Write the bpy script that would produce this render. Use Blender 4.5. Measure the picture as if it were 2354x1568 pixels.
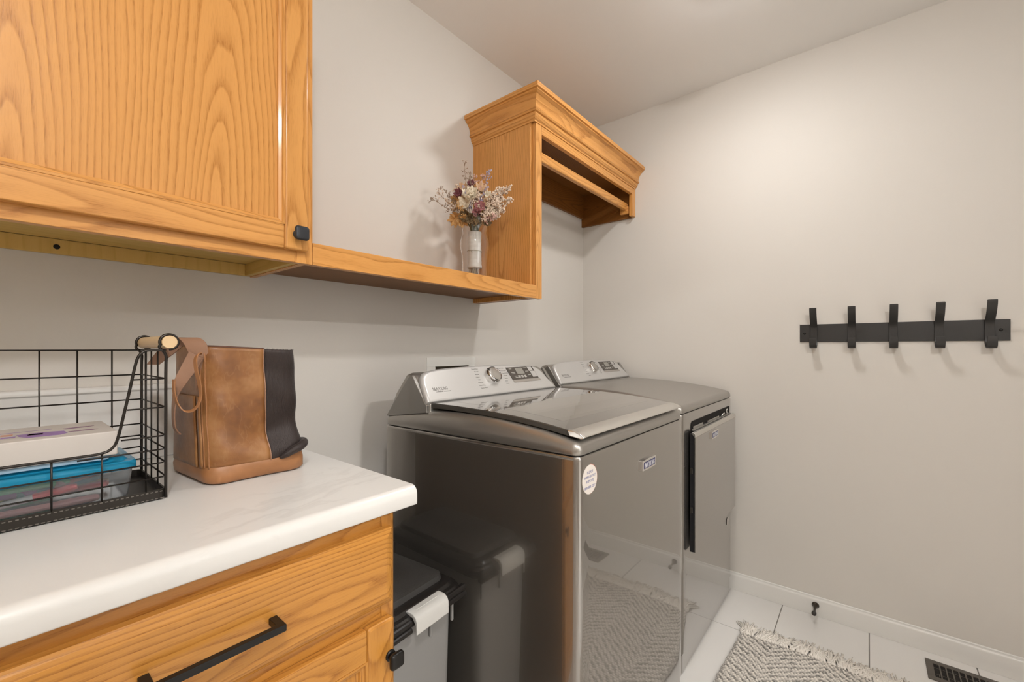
import bpy, math, random
from math import pi, sin, cos, tan, atan2, sqrt, radians, floor
from mathutils import Vector, Matrix, noise as mnoise

# ------------------------------------------------------------------ clear
for o in list(bpy.data.objects): bpy.data.objects.remove(o, do_unlink=True)
S = bpy.context.scene
COL = S.collection
random.seed(7)

# ------------------------------------------------------------------ camera
H_EYE = 1.1477
YAW = radians(39.43)              # view direction measured from the +X axis towards +Y
cam_d = bpy.data.cameras.new('camera'); cam = bpy.data.objects.new('camera', cam_d); COL.objects.link(cam)
cam.location = (0, 0, H_EYE)
cam.rotation_euler = (pi/2, 0, YAW - pi/2)
cam_d.sensor_fit = 'HORIZONTAL'; cam_d.sensor_width = 36.0
cam_d.lens = 36.0*994.95/2354
cam_d.shift_x = 0.0; cam_d.shift_y = 16.1/2354
cam_d.clip_start = 0.02
S.camera = cam

# ------------------------------------------------------------------ world / exposure
w = bpy.data.worlds.new('world'); S.world = w; w.use_nodes = True
w.node_tree.nodes['Background'].inputs[0].default_value = (0.75, 0.82, 1.0, 1)
w.node_tree.nodes['Background'].inputs[1].default_value = 0.6
S.view_settings.view_transform = 'Standard'; S.view_settings.look = 'None'
S.view_settings.gamma = 1.0; S.view_settings.use_curve_mapping = False
S.view_settings.exposure = 0.35
LAMP_MAIN = 148.0      # emission of the laundry ceiling light diffuser
LAMP_HALL = 305.0      # emission of the hall ceiling light diffuser
LAMP_FILL = 232.0    # emission of the added fill light, an invented ceiling lamp behind the camera
DAY_W = 8.0          # soft daylight fill added in the hall, no window built (W)
LAMP_COL = (1.0, 0.992, 0.985)

# added area lamp for soft daylight in the hall, seen from nowhere in frame
al = bpy.data.lights.new('hall_daylight_fill', 'AREA'); al.shape = 'RECTANGLE'; al.size = 1.5; al.size_y = 1.3; al.energy = DAY_W; al.color = (0.85, 0.92, 1.0)
alo = bpy.data.objects.new('hall_daylight_fill', al); COL.objects.link(alo); alo.location = (0.45, -3.18, 1.45); alo.rotation_euler = (pi/2, 0, 0)
# ------------------------------------------------------------------ tiny helpers
class NT:
    def __init__(s, name):
        s.m = bpy.data.materials.new(name); s.m.use_nodes = True
        s.t = s.m.node_tree; s.n = s.t.nodes; s.l = s.t.links
        s.b = s.n['Principled BSDF']
    def node(s, typ, **kw):
        nd = s.n.new(typ)
        ins = kw.pop('ins', {})
        for k, v in kw.items(): setattr(nd, k, v)
        for k, v in ins.items(): s.put(nd.inputs[k], v)
        return nd
    def put(s, sock, v):
        if isinstance(v, bpy.types.NodeSocket): s.l.new(v, sock)
        else: sock.default_value = v
    def math(s, op, a, b=0.0, c=0.0):
        nd = s.n.new('ShaderNodeMath'); nd.operation = op
        s.put(nd.inputs[0], a); s.put(nd.inputs[1], b); s.put(nd.inputs[2], c)
        return nd.outputs[0]
    def vmath(s, op, a, b=(0, 0, 0)):
        nd = s.n.new('ShaderNodeVectorMath'); nd.operation = op
        s.put(nd.inputs[0], a); s.put(nd.inputs[1], b)
        return nd.outputs[0]
    def mix(s, f, a, b):
        nd = s.n.new('ShaderNodeMix'); nd.data_type = 'RGBA'
        s.put(nd.inputs[0], f); s.put(nd.inputs[6], a); s.put(nd.inputs[7], b)
        return nd.outputs[2]
    def noise(s, vec, scale, detail=2.0, rough=0.5):
        nd = s.n.new('ShaderNodeTexNoise')
        s.put(nd.inputs['Vector'], vec); nd.inputs['Scale'].default_value = scale
        nd.inputs['Detail'].default_value = detail; nd.inputs['Roughness'].default_value = rough
        return nd.outputs[0]
    def ramp(s, f, stops):
        nd = s.n.new('ShaderNodeValToRGB'); s.put(nd.inputs[0], f)
        e = nd.color_ramp.elements
        while len(e) < len(stops): e.new(0.5)
        for i, (p, c) in enumerate(stops):
            e[i].position = p; e[i].color = c if len(c) == 4 else (*c, 1)
        return nd.outputs[0]
    def coord(s): return s.node('ShaderNodeTexCoord').outputs['Object']
    def bump(s, h, strength, dist):
        nd = s.node('ShaderNodeBump', ins={'Height': h, 'Strength': strength, 'Distance': dist})
        s.l.new(nd.outputs[0], s.b.inputs['Normal'])
    def base(s, **kw):
        names = dict(col='Base Color', rough='Roughness', metal='Metallic', coat='Coat Weight', coatr='Coat Roughness',
                     trans='Transmission Weight', ior='IOR', spec='Specular IOR Level', emis='Emission Color', emstr='Emission Strength', alpha='Alpha',
                     sheen='Sheen Weight', sheenr='Sheen Roughness', sub='Subsurface Weight', aniso='Anisotropic')
        for k, v in kw.items():
            if k in ('col', 'emis') and isinstance(v, tuple) and len(v) == 3: v = (*v, 1)
            s.put(s.b.inputs[names[k]], v)
        return s

def flat(name, col, rough=0.5, metal=0.0, bump=0.0, bscale=200, var=0.0, vscale=6, **kw):
    t = NT(name); t.base(col=col, rough=rough, metal=metal, **kw)
    if var:
        n = t.noise(t.coord(), vscale, 3)
        t.base(col=t.mix(n, (*[c*(1-var) for c in col], 1), (*[min(1, c*(1+var)) for c in col], 1)))
    if bump: t.bump(t.noise(t.coord(), bscale, 3), bump, 0.001)
    return t.m

# ---- materials
def oak(name, light, dark, pore, rough=0.36, ringw=105.0, coat=0.55):
    t = NT(name)
    a = t.node('ShaderNodeAttribute', attribute_name='grain').outputs['Vector']
    sx = t.node('ShaderNodeSeparateXYZ', ins={0: a})
    x, y, z = sx.outputs
    vs = t.vmath('MULTIPLY', a, (5.0, 5.0, 1.3))
    n1 = t.noise(vs, 1.0, 2, 0.5)
    n2 = t.noise(t.vmath('MULTIPLY', t.vmath('ADD', a, (7.3, 1.1, 4.2)), (6.0, 6.0, 2.0)), 1.0, 2, 0.5)
    bi = t.math('FLOOR', t.math('DIVIDE', t.math('ADD', x, 0.14), 0.27))
    xb = t.math('SUBTRACT', x, t.math('MULTIPLY', bi, 0.27))
    z2 = t.math('ADD', z, t.math('MULTIPLY', bi, 3.7))
    gv = t.node('ShaderNodeCombineXYZ', ins={0: xb, 1: y, 2: z2}).outputs[0]
    t.put(n1.node.inputs['Vector'], t.vmath('MULTIPLY', gv, (4.0, 4.0, 0.9)))
    t.put(n2.node.inputs['Vector'], t.vmath('MULTIPLY', t.vmath('ADD', gv, (7.3, 1.1, 4.2)), (5.0, 5.0, 1.5)))
    xx = t.math('ADD', xb, t.math('MULTIPLY', t.math('SUBTRACT', n1, 0.5), 0.11))
    yy = t.math('ADD', t.math('ADD', y, 0.012), t.math('MULTIPLY', t.math('SUBTRACT', n2, 0.5), 0.085))
    r = t.math('SQRT', t.math('ADD', t.math('MULTIPLY', xx, xx), t.math('MULTIPLY', yy, yy)))
    wob = t.noise(t.vmath('MULTIPLY', a, (45.0, 45.0, 7.0)), 1.0, 3, 0.6)
    ring = t.math('FRACT', t.math('ADD', t.math('MULTIPLY', r, ringw), t.math('MULTIPLY', wob, 0.55)))
    prof = t.ramp(ring, [(0.0, (1.0,)*3), (0.10, (0.72,)*3), (0.30, (0.22,)*3), (0.60, (0.03,)*3), (0.90, (0.0,)*3), (1.0, (1.0,)*3)])
    fib = t.noise(t.vmath('MULTIPLY', a, (700.0, 700.0, 14.0)), 1.0, 3, 0.6)
    pores = t.ramp(fib, [(0.50, (0, 0, 0)), (0.66, (1, 1, 1))])
    f = t.math('ADD', t.math('MULTIPLY', prof, 0.62), t.math('MULTIPLY', t.math('MULTIPLY', pores, t.math('ADD', prof, 0.35)), 0.45))
    col = t.mix(f, (*light, 1), (*dark, 1))
    big = t.noise(t.vmath('MULTIPLY', a, (12.0, 12.0, 2.0)), 1.0, 2)
    col = t.mix(t.math('MULTIPLY', big, 0.45), col, (*pore, 1))
    t.base(col=col, rough=rough, coat=coat*.5, coatr=0.13, spec=0.25)
    t.bump(t.math('SUBTRACT', 1.0, f), 0.12, 0.0006)
    return t.m

OAK = oak('honey_oak', (0.70, 0.342, 0.098), (0.37, 0.140, 0.024), (0.60, 0.258, 0.058))
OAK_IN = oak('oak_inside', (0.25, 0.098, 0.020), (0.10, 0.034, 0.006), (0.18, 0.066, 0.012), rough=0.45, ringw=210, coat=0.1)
OAKB = oak('dimmed_honey_oak', (0.56, 0.255, 0.050), (0.27, 0.095, 0.012), (0.46, 0.185, 0.030), rough=0.33, ringw=150.0, coat=0.8)  # same oak darkened in colour to dim the base cabinet fronts
SHADEOAK = oak('side_shade_oak', (0.095, 0.055, 0.030), (0.06, 0.032, 0.015), (0.08, 0.045, 0.022), rough=0.5, coat=0.0)  # shade of the cabinet side put into its colour, for the washer reflection
PLY = oak('birch_underside', (0.68, 0.46, 0.15), (0.58, 0.38, 0.10), (0.64, 0.42, 0.12), rough=0.5, ringw=40, coat=0.0)

t = NT('wall_paint'); n = t.noise(t.coord(), 2.0, 2)
t.base(col=t.mix(n, (0.675, 0.638, 0.585, 1), (0.69, 0.653, 0.60, 1)), rough=0.6)
t.bump(t.noise(t.coord(), 260, 3), 0.10, 0.0012); WALL = t.m
t = NT('ceiling_paint'); t.base(col=(0.88, 0.865, 0.84), rough=0.85); t.bump(t.noise(t.coord(), 180, 3), 0.12, 0.001); CEIL = t.m
TRIM = flat('white_trim_paint', (0.74, 0.72, 0.68), 0.32)
t = NT('porcelain_tile')
n = t.noise(t.vmath('MULTIPLY', t.coord(), (3, 9, 3)), 1.0, 4, 0.6)
t.base(col=t.mix(n, (0.70, 0.675, 0.64, 1), (0.76, 0.735, 0.70, 1)), rough=0.30); TILE = t.m
GROUT = flat('grout', (0.22, 0.20, 0.18), 0.9)
# marble-look laminate
t = NT('marble_laminate'); c = t.coord()
wn = t.noise(c, 2.6, 4, 0.6)
v = t.vmath('ADD', t.vmath('MULTIPLY', c, (3.2, 6.5, 4)), t.node('ShaderNodeCombineXYZ', ins={0: t.math('MULTIPLY', wn, 2.2), 1: t.math('MULTIPLY', wn, 2.0)}).outputs[0])
vn = t.noise(v, 1.0, 5, 0.55)
vein = t.ramp(t.math('ABSOLUTE', t.math('SUBTRACT', vn, 0.5)), [(0.0, (1, 1, 1)), (0.028, (0, 0, 0))])
mask = t.ramp(t.noise(c, 3.5, 2), [(0.48, (0, 0, 0)), (0.62, (1, 1, 1))])
cl = t.noise(c, 5, 3)
col = t.mix(cl, (0.70, 0.685, 0.655, 1), (0.76, 0.745, 0.715, 1))
col = t.mix(t.math('MULTIPLY', t.math('MULTIPLY', vein, mask), 0.30), col, (0.50, 0.48, 0.45, 1))
t.base(col=col, rough=0.28, coat=0.15, coatr=0.2); MARBLE = t.m
# appliance finishes
def slate(name, col, rough, metal=0.88, coat=0.35):
    t = NT(name); sp = t.noise(t.coord(), 1400, 1)
    t.base(col=t.mix(sp, (*[c*0.92 for c in col], 1), (*[c*1.08 for c in col], 1)), metal=metal, rough=rough, coat=coat, coatr=0.03); t.b.inputs['Coat IOR'].default_value = 2.1
    return t.m
SLATE = slate('metallic_slate', (0.27, 0.25, 0.225), 0.26, 0.85, 1.0)
SLATE_SIDE = slate('slate_side_panel', (0.24, 0.218, 0.19), 0.20, 0.8, 1.0); SLATE_SIDE.node_tree.nodes['Principled BSDF'].inputs['Coat IOR'].default_value = 1.85
SLATE_TOP = slate('metallic_slate_top', (0.37, 0.35, 0.32), 0.36, 0.8, 0.2)
SLATE_DARK = slate('slate_end_cap', (0.23, 0.215, 0.195), 0.32, 0.6)
SILVER = flat('console_silver', (0.52, 0.505, 0.485), 0.38, 0.35, coat=0.2, coatr=0.2)
CHROME = flat('chrome', (0.86, 0.85, 0.84), 0.07, 1.0)
LIDGLASS = flat('tinted_lid_glass', (0.17, 0.16, 0.145), 0.045, 0.55, coat=1.0, coatr=0.02)
LIDMETAL = flat('lid_handle_metal', (0.62, 0.60, 0.56), 0.26, 0.85)
DARKPL = flat('dark_plastic', (0.03, 0.026, 0.022), 0.4)
PANELDK = flat('display_black', (0.055, 0.045, 0.036), 0.22)
PANELKEY = flat('display_key_grey', (0.36, 0.34, 0.31), 0.4)
LCD = flat('display_lcd', (0.26, 0.245, 0.215), 0.2)
PRINT = flat('console_print', (0.30, 0.285, 0.265), 0.5)
NAVY = flat('badge_navy', (0.03, 0.03, 0.11), 0.35)
WHITEPR = flat('badge_white', (0.75, 0.74, 0.74), 0.35)
STICK = flat('sticker_paper', (0.72, 0.66, 0.60), 0.5)
STICKRED = flat('sticker_red_edge', (0.42, 0.12, 0.08), 0.5)
BLACKM = flat('black_powder_coat', (0.040, 0.038, 0.036), 0.42, 0.3, bump=0.05, bscale=900)
BLACKH = flat('black_hardware', (0.007, 0.006, 0.005), 0.38, 0.0, spec=.35)
KNOBG = flat('charcoal_knob', (0.035, 0.037, 0.042), 0.42, 0.4)
WIRE = flat('bronze_black_wire', (0.035, 0.030, 0.026), 0.30, 0.7)
DOWEL = flat('birch_dowel', (0.70, 0.50, 0.28), 0.42, var=0.08, vscale=30)
BINGREY = flat('bin_grey_plastic', (0.27, 0.262, 0.25), 0.38, var=0.03)
BINLID = flat('bin_black_lid', (0.040, 0.037, 0.034), 0.5, bump=0.6, bscale=500)
BINRIM = flat('bin_black_rim', (0.016, 0.014, 0.013), 0.24)
LATCH = flat('bin_white_latch', (0.60, 0.585, 0.55), 0.35)
REG = flat('register_brown_metal', (0.12, 0.105, 0.088), 0.42, 0.5)
VOID = flat('dark_cavity', (0.012, 0.009, 0.007), 0.9)
PIPE = flat('outlet_box_plastic', (0.80, 0.78, 0.73), 0.4)

# leather
t = NT('tan_leather'); c = t.coord()
b1 = t.noise(c, 9, 4, 0.6); b2 = t.noise(c, 34, 4, 0.65)
scr = t.ramp(t.math('ABSOLUTE', t.math('SUBTRACT', t.noise(t.vmath('MULTIPLY', c, (40, 40, 14)), 1.0, 3), 0.5)), [(0.0, (1, 1, 1)), (0.02, (0, 0, 0))])
col = t.ramp(b1, [(0.34, (0.10, 0.034, 0.010)), (0.5, (0.22, 0.090, 0.024)), (0.64, (0.37, 0.185, 0.072))])
col = t.mix(t.math('MULTIPLY', b2, 0.5), col, (0.30, 0.11, 0.022, 1))
col = t.mix(t.math('MULTIPLY', scr, 0.13), col, (0.46, 0.27, 0.13, 1))
t.base(col=col, rough=t.math('ADD', 0.34, t.math('MULTIPLY', b2, 0.22)), coat=0.15, coatr=0.3)
t.bump(t.math('ADD', t.noise(c, 120, 4, 0.6), t.math('MULTIPLY', b1, 2.0)), 0.25, 0.0015); LEATHER = t.m
LEATHER_D = flat('leather_inside', (0.10, 0.040, 0.022), 0.6, var=0.2, vscale=30)
LEATHER_B = flat('leather_base_band', (0.33, 0.145, 0.055), 0.42, var=0.3, vscale=26, bump=0.2, bscale=150)
LEATHER_S = flat('leather_strap', (0.34, 0.19, 0.12), 0.40, var=0.3, vscale=18, bump=0.15, bscale=160)
t = NT('dark_cowhide'); c = t.coord(); hn = t.noise(t.vmath('MULTIPLY', c, (500, 500, 60)), 1.0, 3, 0.7)
t.base(col=t.mix(hn, (0.010, 0.006, 0.005, 1), (0.034, 0.018, 0.014, 1)), rough=0.5, sheen=0.08, sheenr=0.4)
t.bump(hn, 0.7, 0.002); HIDE = t.m
HAIRM = flat('cowhide_hair', (0.024, 0.013, 0.010), 0.42)

def emat(name, col, strength):
    t = NT(name); t.base(col=(0.8, 0.8, 0.78), rough=0.5, emis=col, emstr=strength); return t.m

# ------------------------------------------------------------------ mesh builder
I4 = Matrix.Identity(4)
class MB:
    def __init__(s, M=None): s.v = []; s.f = []; s.M = M or I4; s.cols = None
    def add(s, vs, fs):
        k = len(s.v); s.v += [s.M @ Vector(p) for p in vs]; s.f += [tuple(i+k for i in f) for f in fs]; return s
    def box(s, x0, x1, y0, y1, z0, z1):
        return s.add([(x0,y0,z0),(x1,y0,z0),(x1,y1,z0),(x0,y1,z0),(x0,y0,z1),(x1,y0,z1),(x1,y1,z1),(x0,y1,z1)],
                     [(0,3,2,1),(4,5,6,7),(0,1,5,4),(1,2,6,5),(2,3,7,6),(3,0,4,7)])
    def loft(s, rings, cap=True, closed=True):
        n = len(rings[0]); vs = [p for r in rings for p in r]; fs = []
        m = n if closed else n-1
        for i in range(len(rings)-1):
            for j in range(m):
                a = i*n+j; b = i*n+(j+1) % n
                fs.append((a, b, b+n, a+n))
        if cap: fs.append(tuple(range(n))[::-1]); fs.append(tuple(range((len(rings)-1)*n, len(rings)*n)))
        return s.add(vs, fs)
    def prism(s, poly, axis, a, b):
        def P(p, t):
            if axis == 'x': return (t, p[0], p[1])
            if axis == 'y': return (p[0], t, p[1])
            return (p[0], p[1], t)
        return s.loft([[P(p, a) for p in poly], [P(p, b) for p in poly]])
    def tube(s, path, r, n=8, cap=True, close=False, flat_=1.0):
        P = [Vector(p) for p in path]; L = len(P); rings = []
        up = None
        for i in range(L):
            if close: d = P[(i+1) % L]-P[i-1]
            else: d = P[min(i+1, L-1)]-P[max(i-1, 0)]
            d.normalize()
            if up is None:
                up = Vector((0, 0, 1)) if abs(d.z) < 0.9 else Vector((1, 0, 0))
            a = d.cross(up)
            if a.length < 1e-6: a = d.cross(Vector((0, 1, 0)))
            a.normalize(); bb = a.cross(d).normalized(); up = bb
            rr = r[i] if isinstance(r, (list, tuple)) else r
            rings.append([P[i]+a*cos(2*pi*k/n)*rr+bb*sin(2*pi*k/n)*rr*flat_ for k in range(n)])
        if close: rings.append(rings[0]); cap = False
        return s.loft(rings, cap)
    def cyl(s, p0, p1, r, n=16): return s.tube([p0, p1], r, n)
    def lathe(s, prof, n=24, T=None):   # prof list of (r,z)
        T = T or I4
        rings = [[T @ Vector((r*cos(2*pi*k/n), r*sin(2*pi*k/n), z)) for k in range(n)] for r, z in prof]
        return s.loft(rings, True)
    def ico(s, c, r, sc=(1, 1, 1)):
        ph = (1+5**.5)/2
        vs = [(-1,ph,0),(1,ph,0),(-1,-ph,0),(1,-ph,0),(0,-1,ph),(0,1,ph),(0,-1,-ph),(0,1,-ph),(ph,0,-1),(ph,0,1),(-ph,0,-1),(-ph,0,1)]
        q = r/sqrt(1+ph*ph)
        fs = [(0,11,5),(0,5,1),(0,1,7),(0,7,10),(0,10,11),(1,5,9),(5,11,4),(11,10,2),(10,7,6),(7,1,8),(3,9,4),(3,4,2),(3,2,6),(3,6,8),(3,8,9),(4,9,5),(2,4,11),(6,2,10),(8,6,7),(9,8,1)]
        return s.add([(c[0]+v[0]*q*sc[0], c[1]+v[1]*q*sc[1], c[2]+v[2]*q*sc[2]) for v in vs], fs)
    def build(s, name, mat, parent=None, bevel=0.0, seg=2, smooth=False, grain=None, gofs=None, thick=0, sub=0, label=None, kind=None, recalc=True):
        me = bpy.data.meshes.new(name)
        me.from_pydata([tuple(p) for p in s.v], [], s.f)
        if recalc:
            import bmesh
            bm = bmesh.new(); bm.from_mesh(me); bmesh.ops.recalc_face_normals(bm, faces=bm.faces); bm.to_mesh(me); bm.free()
        me.update()
        if isinstance(mat, (list, tuple)):
            for m_ in mat: me.materials.append(m_)
        else: me.materials.append(mat)
        if grain: set_grain(me, grain, gofs)
        o = bpy.data.objects.new(name, me); COL.objects.link(o)
        if bevel >= .004: seg = 4
        if smooth:
            for p in me.polygons: p.use_smooth = True
        if thick:
            md = o.modifiers.new('solid', 'SOLIDIFY'); md.thickness = thick; md.offset = 0
        if bevel:
            md = o.modifiers.new('bevel', 'BEVEL'); md.width = bevel; md.segments = seg; md.limit_method = 'ANGLE'; md.angle_limit = radians(40)
            for p in me.polygons: p.use_smooth = True
            md.harden_normals = True
        if sub:
            md = o.modifiers.new('sub', 'SUBSURF'); md.levels = sub; md.render_levels = sub
        if parent is not None: setp(o, parent)
        if label: o['label'] = label
        if kind: o['kind'] = kind
        return o

def set_grain(me, g, ofs=None):
    """g = (along axis, depth axis). Stores (across, depth+distance to pith, along) per vertex."""
    al, de = g; ac = ({'x', 'y', 'z'}-{al, de}).pop()
    ix = {'x': 0, 'y': 1, 'z': 2}
    vs = [v.co for v in me.vertices]
    cen = [sum(v[i] for v in vs)/len(vs) for i in range(3)]
    ofs = ofs or (random.uniform(-.03, .03), random.uniform(.015, .05), random.uniform(-9, 9), random.choice((-1, 1))*random.uniform(.03, .06))
    at = me.attributes.new('grain', 'FLOAT_VECTOR', 'POINT')
    for i, v in enumerate(vs):
        along = v[ix[al]]-cen[ix[al]]
        at.data[i].vector = (v[ix[ac]]-cen[ix[ac]]+ofs[0], v[ix[de]]-cen[ix[de]]+ofs[1]+ofs[3]*along, along+ofs[2])

def lmat(o):
    return Matrix.LocRotScale(o.location, o.rotation_euler, o.scale)
def setp(o, p):
    o.parent = p
    if p.type == 'EMPTY': o.matrix_parent_inverse = lmat(p).inverted()
def thing(name, label, cat, loc=(0, 0, 0), group=None):
    o = bpy.data.objects.new(name, None); COL.objects.link(o); o.location = loc
    o.empty_display_size = 0.05
    o['label'] = label; o['category'] = cat
    if group: o['group'] = group
    return o
def tag(o, label, cat, group=None, kind=None):
    o['label'] = label; o['category'] = cat
    if group: o['group'] = group
    if kind: o['kind'] = kind
    return o
def struct(o): o['kind'] = 'structure'; return o

def bez(pts, n=10):   # Catmull-Rom through points
    P = [Vector(p) for p in pts]; out = []
    for i in range(len(P)-1):
        p0 = P[max(i-1, 0)]; p1 = P[i]; p2 = P[i+1]; p3 = P[min(i+2, len(P)-1)]
        for k in range(n):
            t = k/n
            out.append(0.5*((2*p1)+(-p0+p2)*t+(2*p0-5*p1+4*p2-p3)*t*t+(-p0+3*p1-3*p2+p3)*t**3))
    out.append(P[-1]); return out
def rrect(x0, x1, y0, y1, r, n=6, side=1):
    """rounded rectangle, counter-clockwise, starting bottom left corner end; side = extra points per side"""
    out = []
    cs = [(x1-r, y0+r, -pi/2), (x1-r, y1-r, 0), (x0+r, y1-r, pi/2), (x0+r, y0+r, pi)]
    for ci, (cx, cy, a0) in enumerate(cs):
        arc = [(cx+r*cos(a0+pi/2*k/n), cy+r*sin(a0+pi/2*k/n)) for k in range(n+1)]
        out += arc
        nx = cs[(ci+1) % 4]; nxt = (nx[0]+r*cos(nx[2]), nx[1]+r*sin(nx[2]))
        for k in range(1, side):
            f = k/side; out.append((arc[-1][0]*(1-f)+nxt[0]*f, arc[-1][1]*(1-f)+nxt[1]*f))
    return out

# ------------------------------------------------------------------ lettering
SERIF = {  # quads in a 0..w by 0..1 box
 'M': (1.15, [[(.08,0),(.16,0),(.16,1),(.08,1)], [(.08,1),(.30,1),(.62,0),(.52,0)], [(.52,0),(.62,0),(.86,1),(.80,1)], [(.80,0),(1.02,0),(1.02,1),(.80,1)],
              [(0,0),(.26,0),(.26,.08),(0,.08)], [(0,.92),(.26,.92),(.26,1),(0,1)], [(.72,0),(1.1,0),(1.1,.08),(.72,.08)], [(.82,.92),(1.1,.92),(1.1,1),(.82,1)]]),
 'A': (1.0, [[(.10,0),(.18,0),(.48,.92),(.42,1)], [(.42,1),(.60,1),(.94,0),(.70,0)], [(.22,.28),(.74,.28),(.74,.36),(.22,.36)], [(0,0),(.28,0),(.28,.08),(0,.08)], [(.60,0),(1.0,0),(1.0,.08),(.60,.08)]]),
 'Y': (.98, [[(.06,1),(.28,1),(.56,.46),(.40,.46)], [(.72,1),(.82,1),(.56,.46),(.48,.46)], [(.38,0),(.60,0),(.60,.5),(.38,.5)], [(0,.92),(.36,.92),(.36,1),(0,1)], [(.62,.92),(.92,.92),(.92,1),(.62,1)], [(.28,0),(.70,0),(.70,.08),(.28,.08)]]),
 'T': (.92, [[(.32,0),(.54,0),(.54,1),(.32,1)], [(0,.90),(.86,.90),(.86,1),(0,1)], [(0,.72),(.07,.72),(.10,.92),(0,.92)], [(.79,.72),(.86,.72),(.86,.92),(.76,.92)], [(.20,0),(.66,0),(.66,.08),(.20,.08)]]),
 'G': (1.0, [[(.06,.28),(.28,.28),(.28,.72),(.06,.72)], [(.06,.72),(.28,.72),(.46,.92),(.36,1)], [(.06,.28),(.28,.28),(.46,.08),(.36,0)], [(.36,.92),(.72,.92),(.66,1),(.36,1)], [(.36,0),(.70,0),(.84,.08),(.36,.08)],
              [(.76,.66),(.84,.66),(.84,1),(.78,.96)], [(.62,.04),(.84,.04),(.84,.42),(.62,.42)], [(.52,.38),(.94,.38),(.94,.46),(.52,.46)]]),
}
def serif_mesh(word, h, width=None, depth=0.0006):
    """letters in local x/y plane, z up from the surface; returns verts, faces"""
    vs, fs = [], []; x = 0
    total = sum(SERIF[c][0] for c in word)
    sx = (width/total) if width else h*0.72
    for c in word:
        wd, quads = SERIF[c]
        for q in quads:
            k = len(vs)
            vs += [((x+px)*sx, py*h, 0) for px, py in q]+[((x+px)*sx, py*h, depth) for px, py in q]
            fs += [(k+4, k+5, k+6, k+7)]+[(k+i, k+(i+1) % 4, k+4+(i+1) % 4, k+4+i) for i in range(4)]
        x += wd
    return vs, fs
def text_mesh(body, size, depth=0.0003, align='LEFT'):
    cu = bpy.data.curves.new('t', 'FONT'); cu.body = body; cu.size = size; cu.extrude = depth; cu.align_x = align
    cu.resolution_u = 2
    ob = bpy.data.objects.new('t', cu); COL.objects.link(ob)
    dg = bpy.context.evaluated_depsgraph_get(); dg.update()
    me = bpy.data.meshes.new_from_object(ob.evaluated_get(dg))
    vs = [tuple(v.co) for v in me.vertices]; fs = [tuple(p.vertices) for p in me.polygons]
    bpy.data.objects.remove(ob); bpy.data.meshes.remove(me); bpy.data.curves.remove(cu)
    return vs, fs
def put(mb, vf, T):
    vs, fs = vf; M0 = mb.M; mb.M = M0 @ T; mb.add(vs, fs); mb.M = M0

# ================================================================== ROOM
WX, WY, CZ = 2.2708, 1.3177, 2.44
XL, YF = -1.25, -1.0              # left wall and front wall (behind the camera)
DX0, DX1, DZ = 0.25, 1.15, 2.06   # doorway in the front wall
HY0 = -3.2                        # hall far wall
T_ = 0.1
def wall(name, *b):
    m = MB()
    for q in b: m.box(*q)
    return struct(m.build(name, WALL))
# back wall with a recess hole for the washer outlet box
BX0, BX1, BZ0, BZ1 = 1.118, 1.315, 0.93, 1.0748
wall('wall_back', (XL-T_, BX0, WY, WY+T_, 0, CZ), (BX1, WX+T_, WY, WY+T_, 0, CZ), (BX0, BX1, WY, WY+T_, 0, BZ0), (BX0, BX1, WY, WY+T_, BZ1, CZ), (BX0-.01, BX1+.01, WY+.09, WY+T_, BZ0-.01, BZ1+.01))
wall('wall_right', (WX, WX+T_, YF, WY, 0, CZ))
wall('wall_left', (XL-T_, XL, YF, WY, 0, CZ))
wall('wall_front', (XL-T_, DX0, YF-T_, YF, 0, CZ), (DX1, WX+T_, YF-T_, YF, 0, CZ), (DX0, DX1, YF-T_, YF, DZ, CZ))
wall('wall_hall_left', (-0.9-T_, -0.9, HY0, YF-T_, 0, CZ))
wall('wall_hall_right', (2.0, 2.0+T_, HY0, YF-T_, 0, CZ))
wall('wall_hall_back', (-0.9-T_, 2.0+T_, HY0-T_, HY0, 0, CZ))
struct(MB().box(XL-T_, WX+T_, HY0-T_, WY+T_, CZ, CZ+T_).build('ceiling', CEIL))
m = MB()
for x0, x1 in ((DX0-.07, DX0), (DX1, DX1+.07)): m.box(x0, x1, YF, YF+.015, 0, DZ+.07)
m.box(DX0, DX1, YF, YF+.015, DZ, DZ+.07)
m.box(DX0, DX0+.012, YF-T_, YF, 0, DZ); m.box(DX1-.012, DX1, YF-T_, YF, 0, DZ); m.box(DX0, DX1, YF-T_, YF, DZ-.012, DZ)
struct(m.build('trim_1', TRIM, bevel=.002))

# floor: grout slab with porcelain tiles
fl = struct(MB().box(XL-T_, WX+T_, HY0-T_, WY+T_, -.06, -.0015).build('floor', GROUT))
TW, TH = 0.6045, 0.298; g = 0.0016
tb = MB().box(g, TW-g, g, TH-g, -.006, 0).build('tile', TILE, fl, bevel=.0008, seg=1)
tiles = []
X0 = 1.9462-TW*7; Y0 = -0.0040-TH*12
ny = int((WY-Y0)/TH)+1
first = True
for i in range(8):
    for j in range(0, ny):
        x = X0+i*TW; y = Y0+j*TH
        if x+TW < XL or y+TH < -1.6 and (x > 1.6 or x < -.6): continue
        if x+TW < XL or x > WX or y > WY: continue
        if first: o = tb; first = False
        else: o = tb.copy(); COL.objects.link(o); o.parent = fl
        o.location = (x, y, 0)

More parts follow.
